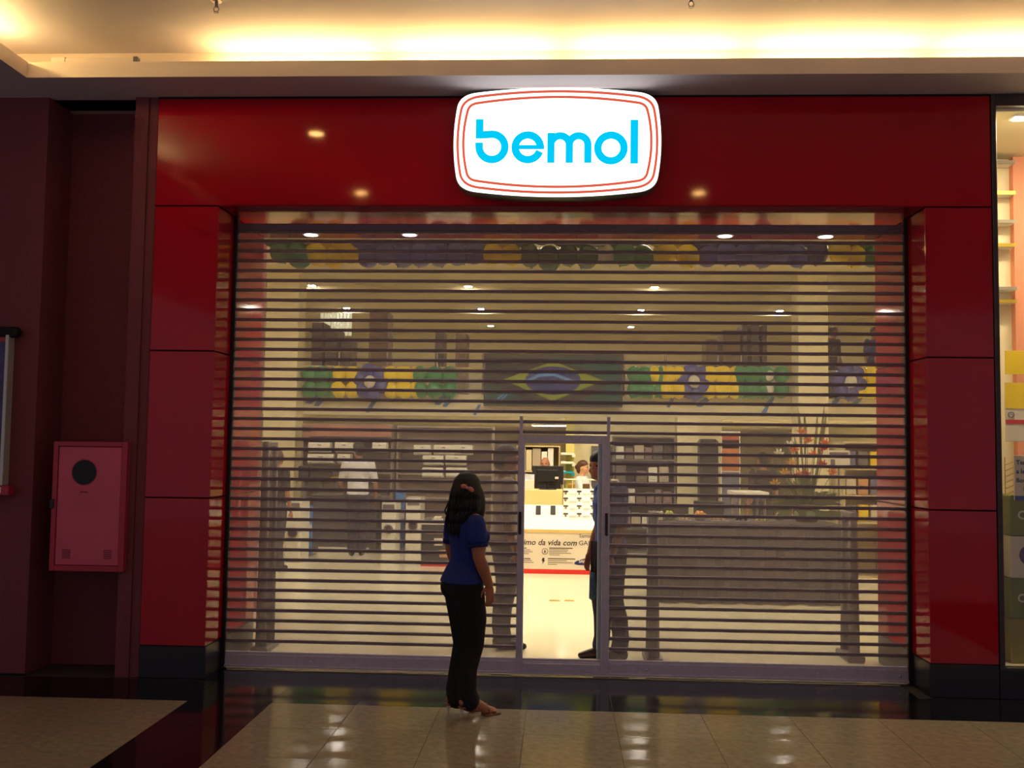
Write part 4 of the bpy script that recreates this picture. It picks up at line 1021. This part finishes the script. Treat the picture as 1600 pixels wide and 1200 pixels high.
for (u, v, m) in ((1252, 677, OR1), (1262, 690, OR1), (1288, 694, OR1), (1285, 703, OR2), (1240, 705, OR1), (1236, 725, YO), (1258, 742, OR2), (1300, 740, OR1), (1210, 757, YO), (1225, 740, YO), (1284, 727, OR2), (1246, 744, OR1), (1270, 712, OR1), (1216, 710, WHITE), (1232, 698, WHITE)):
    q = W(u, v, TY+.33); c = Vector((q.x-fq.x, -.07, q.z-tz0))
    fl_ = MB().ell(c, (.016, .014, .02), 8).obj('flower', m, fa, True)
    for j in range(4):
        an = -1.1+.75*j; blade(fl_, 'petal', c, c+Vector((.07*math.sin(an), -.02, .075*math.cos(an))), .013, m)
    MB().tube([c, Vector((c.x*.25, 0, .18))], .004, 5).obj('stem', LEAF, fa)

# security gates just behind the shutter
GTM = mat('gate_plastic', (120, 112, 112), .5, noise=10, amt=.08)
for (u, v, vt, lab) in ((1020, 1034, 800, 'slim grey security gate beside the man at the wicket door'), (1330, 1030, 800, 'slim grey security gate by the right red jamb'), (412, 1016, 690, 'slim grey security gate by the left red jamb')):
    q = G(u, v); zt2 = W(u, vt, q.y).z
    t = thing('security_gate', lab, 'security gate', (q.x, q.y+.03, 0), 0, 'security gates at the shop entrance')
    bxm('base', GTM, -.07, .07, -.18, .18, 0, .05, t, .01)
    MB().loft([(0, -.12, .05, .045, .03), (0, -.12, zt2, .03, .022)], 14).obj('upright', GTM, t, True); MB().loft([(0, .12, .05, .045, .03), (0, .12, zt2, .03, .022)], 14).obj('upright', GTM, t, True)
    bxm('top_bar', GTM, -.026, .026, -.13, .13, zt2-.04, zt2, t, .008); bxm('infill', GLASS, -.006, .006, -.1, .1, .12, zt2-.05, t)

# goods on the right of the shop
def box_at(name, label, cat, u0_, v0_, u1_, v1_, Y, dep, m, group=None, floor=False, bev=.008):
    x0_, x1_, z0_, z1_ = area(u0_, v0_, u1_, v1_, Y)
    if floor: z0_ = 0
    t = thing(name, label, cat, (x0_, Y, z0_), 0, group)
    bxm('body', m, 0, x1_-x0_, 0, dep, 0, z1_-z0_, t, bev)
    return t, x1_-x0_, z1_-z0_
t, (sx0, sy0, sz0, sw2, sh2_) = shelf_unit('wide grey shelf crowded with small goods right of the wicket door', 958, 682, 1056, 800, 9.0, 5, GREYM, zbase=0)
gc = [GREYM, mat('taupe_goods', (128, 112, 104), .6), mat('pale_goods', (190, 176, 160), .6), DARK, mat('mauve_goods', (140, 116, 120), .6), WHITE]
for lv in range(1, 5):
    zz = lv*(sh2_-.025)/5+.026; xx = sx0+.04; k = 0
    while xx < sx0+sw2-.16 and k < 12:
        wb = random.uniform(.09, .17); hb = random.uniform(.5, .9)*(sh2_/5-.06)
        o = MB().box(0, wb, 0, .2, 0, hb, .01).box(wb*.25, wb*.75, -.012, 0, hb*.2, hb*.7, .004).obj('small_goods', random.choice(gc)); o.location = (xx, sy0+.06, zz)
        tag(o, f'packed item, {names[k]} from left on the {("", "lowest", "second", "third", "topmost")[lv]} board of the wide grey shelf', 'package', 'goods on the wide grey shelf'); xx += wb+random.uniform(.01, .05); k += 1
x0_, x1_, _, _ = area(1058, 680, 1092, 760, 9.2); struct(bxm('column_inner', COLM, x0_, x1_, 9.2, 9.55, 0, GC))
t, w2, h2 = box_at('loudspeaker', 'large dark rounded loudspeaker beside the inner column', 'loudspeaker', 1094, 686, 1123, 790, 8.9, .4, DARK, floor=True, bev=.04)
MB().cyl((w2/2, -.012, h2*.8), (w2/2, .005, h2*.8), w2*.36, seg=24).obj('driver', BLK, t); MB().cyl((w2/2, -.012, h2*.5), (w2/2, .005, h2*.5), w2*.36, seg=24).obj('driver', BLK, t)
t, w2, h2 = box_at('poster_stand', 'upright poster stand, orange above and blue below, right of the loudspeaker', 'poster', 1126, 674, 1157, 790, 8.9, .05, WHITE, floor=True)
bxm('orange_field', mat('orange_poster', (206, 120, 60), .5, noise=5, amt=.3), .02, w2-.02, -.004, 0, h2*.68, h2*.93, t); bxm('red_field', mat('brick_poster', (186, 88, 66), .5, noise=8, amt=.25), .02, w2-.02, -.004, 0, h2*.86, h2*.985, t); bxm('blue_field', mat('dusk_blue_poster', (110, 112, 136), .5, noise=6, amt=.2), .02, w2-.02, -.004, 0, h2*.2, h2*.67, t)
# small table and chairs in front of them
q = G(1182, 842)
t = thing('side_table', 'white-topped table with blue edge behind the clothed table', 'table', (q.x, 6.2, 0))
x0_, x1_, z0_, z1_ = area(1148, 769, 1202, 779, 6.2); hx = (x1_-x0_)/2
t.location.x = (x0_+x1_)/2
bxm('table_top', WHITE, -hx, hx, 0, .6, z0_+.03, z1_, t, .006); bxm('edge_band', mat('violet_blue_edge', (90, 90, 150), .5), -hx, hx, -.006, .6, z0_, z0_+.03, t)
for sx in (-1, 1):
    for y in (.05, .55): MB().cyl((sx*(hx-.05), y, 0), (sx*(hx-.05), y, z0_), .018).obj('leg', STEEL, t)
def chair(u, Y, rz, lab):
    q = W(u, 790, Y); t = thing('chair', lab, 'chair', (q.x, Y, 0), rz, 'chairs behind the clothed table')
    bxm('seat', DARK, -.22, .22, -.2, .22, .43, .47, t, .012); bxm('backrest', DARK, -.22, .22, .2, .235, .6, .92, t, .012)
    for sx in (-1, 1):
        MB().tube([(sx*.2, -.18, 0), (sx*.2, -.17, .44)], .012).obj('leg', STEEL, t); MB().tube([(sx*.2, .24, 0), (sx*.2, .2, .45), (sx*.2, .23, .9)], .012).obj('leg', STEEL, t)
chair(1066, 6.3, .4, 'dark chair with steel legs behind the table, left of the two'); chair(1104, 7.3, -.3, 'dark chair with steel legs behind the table, right of the two')
t, (sx0, sy0, sz0, sw2, sh2_) = shelf_unit('cream shelf with small coloured packs beside the right red jamb', 1318, 690, 1384, 840, 6.4, 5, TANL, zbase=0)
pc = [YP, PAPER, mat('peach_pack', (220, 160, 110), .6), mat('dull_blue_pack', (110, 112, 150), .6), GREYM]
for lv in (2, 3, 4):
    zz = lv*(sh2_-.025)/5+.026
    for k in range(3):
        o = MB().box(0, .13, 0, .2, 0, sh2_/5*.62, .008).box(.02, .11, -.004, 0, .03, sh2_/5*.4).obj('coloured_pack', pc[(lv*2+k) % 5]); o.location = (sx0+.05+k*.16, sy0+.05, zz)
        tag(o, f'coloured pack, {names[k]} from left on the {("", "", "lowest", "middle", "top")[lv]} stocked board of the cream shelf', 'package', 'packs on the cream shelf')
t, w2, h2 = poster('price_board', 'white notice board with dark heading hung left of the cream right-hand shelf', 'sign', 1294, 704, 1328, 732, 6.3, PAPER)
bxm('heading', mat('plum_print', (110, 84, 96), .6), .02, w2-.02, -.003, 0, h2*.66, h2*.9, t); bxm('picture', GREYM, .03, w2*.32, -.003, 0, h2*.1, h2*.5, t)
MB().tube([(w2*.5, .02, 0), (w2*.5, .02, -W(1310, 732, 6.3).z)], .012).obj('stand_pole', STEEL, t)

# ------------------------------------------------------------------ goods on the left of the shop
SY1 = 9.2
t, (ax0, ay0, az0, aw, ah) = shelf_unit('left wall shelf under a reddish header carrying white air conditioners', 470, 662, 612, 840, SY1, 5, mat('warm_grey_laminate', (150, 138, 126), .5, noise=4, amt=.06), zbase=0)
hx0, hx1, hz0, hz1 = area(474, 664, 612, 689, SY1-.06)
hb = bxm('header_board', mat('dusty_red_board', (176, 120, 100), .6, noise=3, amt=.1), hx0-ax0, hx1-ax0, -.06, -.005, hz0, hz1, t, .004)
text('DE', .12, DARK, hb, (.02, -.063, hz0+.14), 0, .002); bxm('dark_band', DARK, hx0-ax0+.1, hx1-ax0, -.066, -.061, hz0, hz0+.07, hb)
def aircon(u, v, Y, wpx, label):
    q = W(u, v, Y); wv = wpx/1555*(Y+CAM_D)/2
    t = thing('air_conditioner', label, 'air conditioner', (q.x, Y, q.z), 0, 'white air conditioners on the left shelves')
    mb = MB(); prf = [(0, .03), (-.16, .03), (-.2, .06), (-.2, .16), (-.17, .19), (0, .19)]
    A_ = [mb.bm.verts.new((-wv, p_[0], p_[1]-.12)) for p_ in prf]; B_ = [mb.bm.verts.new((wv, p_[0], p_[1]-.12)) for p_ in prf]
    mb.bm.faces.new(A_); mb.bm.faces.new(B_[::-1])
    for i in range(6): mb.bm.faces.new((A_[i], B_[i], B_[(i+1) % 6], A_[(i+1) % 6]))
    mb.obj('casing', WHITE, t); bxm('air_flap', mat('flap_grey', (170, 164, 150), .4), -wv*.88, wv*.88, -.196, -.17, -.082, -.062, t, .004); bxm('logo_plate', GREYM, -wv*.15, wv*.2, -.204, -.199, .02, .035, t)
for k, (u, v, wp) in enumerate(((503, 698, 34), (541, 698, 28), (505, 716, 40), (541, 716, 20), (596, 698, 22))):
    aircon(u, v, SY1-.02, wp, f'white air conditioner under the reddish header, {names[k]} counted row by row')
t2, (bx0, by0, bz0, bw, bh) = shelf_unit('second left shelf with two rows of white air conditioners near the wicket door', 619, 666, 770, 840, SY1+.2, 5, mat('pale_grey_laminate', (176, 160, 140), .5, noise=4, amt=.06), zbase=0)
for k, (u, v, wp) in enumerate(((679, 718, 32), (714, 718, 32), (678, 737, 32), (715, 737, 32), (662, 702, 26), (695, 702, 30), (725, 702, 30))):
    aircon(u, v, SY1+.18, wp, f'white air conditioner on the second left shelf, {names[k]} counted row by row')
for k, (u0_, v0_, u1_, v1_, m, nm) in enumerate(((466, 728, 482, 752, DARK, 'small dark microwave'), (484, 728, 515, 752, DARK, 'wide dark television'), (516, 745, 530, 752, LEDY, 'gold ornament'))):
    t, w2, h2 = box_at('display_appliance', nm+' on a stand behind the white-shirted man', 'appliance', u0_, v0_, u1_, v1_, 8.72, .2, m)
    bxm('front_frame', STEEL, .01, w2-.01, -.008, 0, h2*.05, h2*.12, t)
    MB().cyl((w2/2, .1, -t.location.z), (w2/2, .1, 0), .04).obj('stand', GREYM, t)
t, w2, h2 = box_at('display_desk', 'low dark grey display desk to the left of the white-shirted man', 'desk', 488, 775, 588, 842, 8.3, .36, mat('slate_laminate', (84, 78, 84), .5, noise=6, amt=.1), floor=True)
bxm('desk_top', GREYM, -.02, w2+.0, -.03, .37, h2, h2+.03, t, .006); bxm('drawer', GREYM, w2*.5, w2*.9, -.012, 0, h2*.3, h2*.42, t, .004); bxm('kick_base', WHITE, .1, w2-.1, -.006, 0, 0, .08, t)
for k, (u0_, v0_, u1_, v1_, Y, lab) in enumerate(((472, 790, 488, 850, 7.8, 'bright blue upright banner left of the grey desk'), (617, 764, 633, 832, 8.9, 'bright blue upright banner in front of the second left shelf'))):
    t, w2, h2 = box_at('upright_banner', lab, 'banner', u0_, v0_, u1_, v1_, Y, .03, mat('sky_blue_banner', (70, 130, 205), .5, noise=5, amt=.15), floor=True)
    bxm('white_print', PAPER, w2*.55, w2*.95, -.003, 0, h2*.5, h2*.62, t); bxm('foot', STEEL, -.03, w2+.03, -.12, .15, 0, .02, t, .004)
def washer(u0_, v0_, u1_, Y, lab):
    t, w2, h2 = box_at('washing_machine', lab, 'washing machine', u0_, v0_, u1_, v0_+60, Y, .5, WHITE, 'white washing machines on the left', floor=True)
    MB().cyl((w2/2, -.03, h2*.48), (w2/2, .004, h2*.48), w2*.33, seg=24).obj('door', STEEL, t); MB().cyl((w2/2, -.036, h2*.48), (w2/2, -.02, h2*.48), w2*.24, seg=24).obj('door_glass', DARK, t)
    bxm('control_panel', GREYM, .02, w2-.02, -.008, 0, h2*.86, h2*.96, t, .003)
washer(446, 782, 470, 6.9, 'white washing machine beside the long-haired woman'); washer(596, 785, 618, 8.2, 'white washing machine right of the white-shirted man'); washer(634, 778, 657, 8.6, 'white washing machine right of the blue banner')
t, w2, h2 = box_at('dark_display_stand', 'dark display stand with pale lettering and red base behind the woman in blue', 'display stand', 658, 820, 706, 884, G(680, 885).y, .5, DARK, floor=True)
bxm('pale_lettering', PAPER, .04, w2*.7, -.004, 0, h2*.78, h2*.83, t); bxm('white_card', PAPER, w2*.42, w2*.7, -.004, 0, h2*.5, h2*.68, t); bxm('peach_card', mat('peach_pack', (220, 160, 110), .6), w2*.6, w2*.98, -.004, 0, h2*.22, h2*.4, t); bxm('red_base', REDP, 0, w2, -.006, 0, .0, h2*.1, t)
q = G(680, 885).y
x0_, x1_, z0_, z1_ = area(655, 806, 710, 818, q)
t3 = thing('display_tray', 'white sloping display tray on the dark display stand', 'display tray', (x0_, q, h2))
bxm('tray', WHITE, 0, x1_-x0_, 0, .5, 0, .05, t3, .006)
for k in range(4): bxm('gadget', PAPER if k % 2 else GREYM, .06+k*.13, .15+k*.13, .1, .3, .05, .08+.02*(k % 2), t3, .004)

# ------------------------------------------------------------------ goods on the upper floor
def upper(name, label, cat, u0_, v0_, u1_, Y, m, group=None):
    x0_, x1_, _, z1_ = area(u0_, v0_, u1_, v0_+20, Y); z1_ = W((u0_+u1_)/2, v0_, Y).z
    t = thing(name, label, cat, (x0_, Y, MF), 0, group); h2 = max(.4, z1_-MF)
    w2 = x1_-x0_
    bxm('body', m, 0, w2, .02, .6, 0, h2, t, .01)
    bxm('upper_door', m, .008, w2-.008, 0, .02, h2*.62, h2-.01, t, .004); bxm('lower_door', m, .008, w2-.008, 0, .02, .03, h2*.61, t, .004)
    bxm('handle', STEEL, w2*.1, w2*.16, -.03, 0, h2*.4, h2*.58, t, .004)
FRD = mat('dark_fridge_shell', (70, 58, 60), .35, noise=4, amt=.08); FRB = mat('brown_wardrobe', (120, 96, 72), .5, noise=6, amt=.12)
for k, (u0_, v0_, u1_, m, nm) in enumerate(((487, 503, 505, FRD, 'tall dark fridge, leftmost on the upper floor'), (508, 514, 528, FRD, 'dark fridge next to the leftmost one on the upper floor'), (533, 530, 548, FRD, 'low dark fridge third from the left on the upper floor'), (577, 486, 606, FRB, 'tall brown wardrobe on the upper floor above the left garland'), (680, 517, 693, FRD, 'slim dark fridge left of the flag screen'), (712, 520, 729, FRB, 'brown cabinet just left of the flag screen'), (1104, 530, 1121, FRB, 'low brown cabinet on the upper floor above the right garland'), (1129, 516, 1157, FRB, 'wide brown wardrobe on the upper floor above the right garland'), (1160, 506, 1168, FRD, 'narrow dark fridge right of the wide brown wardrobe'), (1173, 506, 1187, FRD, 'dark fridge second right of the wide brown wardrobe'), (1191, 508, 1199, FRD, 'narrow dark fridge nearest to the right column'))):
    upper('upper_fridge' if m is FRD else 'upper_wardrobe', nm, 'fridge' if m is FRD else 'wardrobe', u0_, v0_, u1_, MZ+1.2, m, 'tall goods on the upper floor')
# blue banner and lit louvre panel upstairs
q0 = W(500, 505, MZ+4.2)
lp = thing('louvre_light', 'bright louvred light panel on the upper floor at the left', 'lamp', (q0.x, MZ+4.2, UC))
x0_, x1_, z0_, z1_ = area(486, 484, 535, 524, MZ+4.2)
bxm('panel', emis('louvre_panel_light', (1, .92, .55), 1.3), 0, x1_-x0_, .03, .05, z0_-UC, min(-.03, z1_-UC), lp)
for i in range(9): bxm('louvre', WHITE, i*(x1_-x0_)/9, i*(x1_-x0_)/9+.012, 0, .03, z0_-UC, min(-.03, z1_-UC), lp)
for sx in (.02, (x1_-x0_)-.02): bxm('hanger', STEEL, sx-.01, sx+.01, .02, .04, min(-.03, z1_-UC), 0, lp)
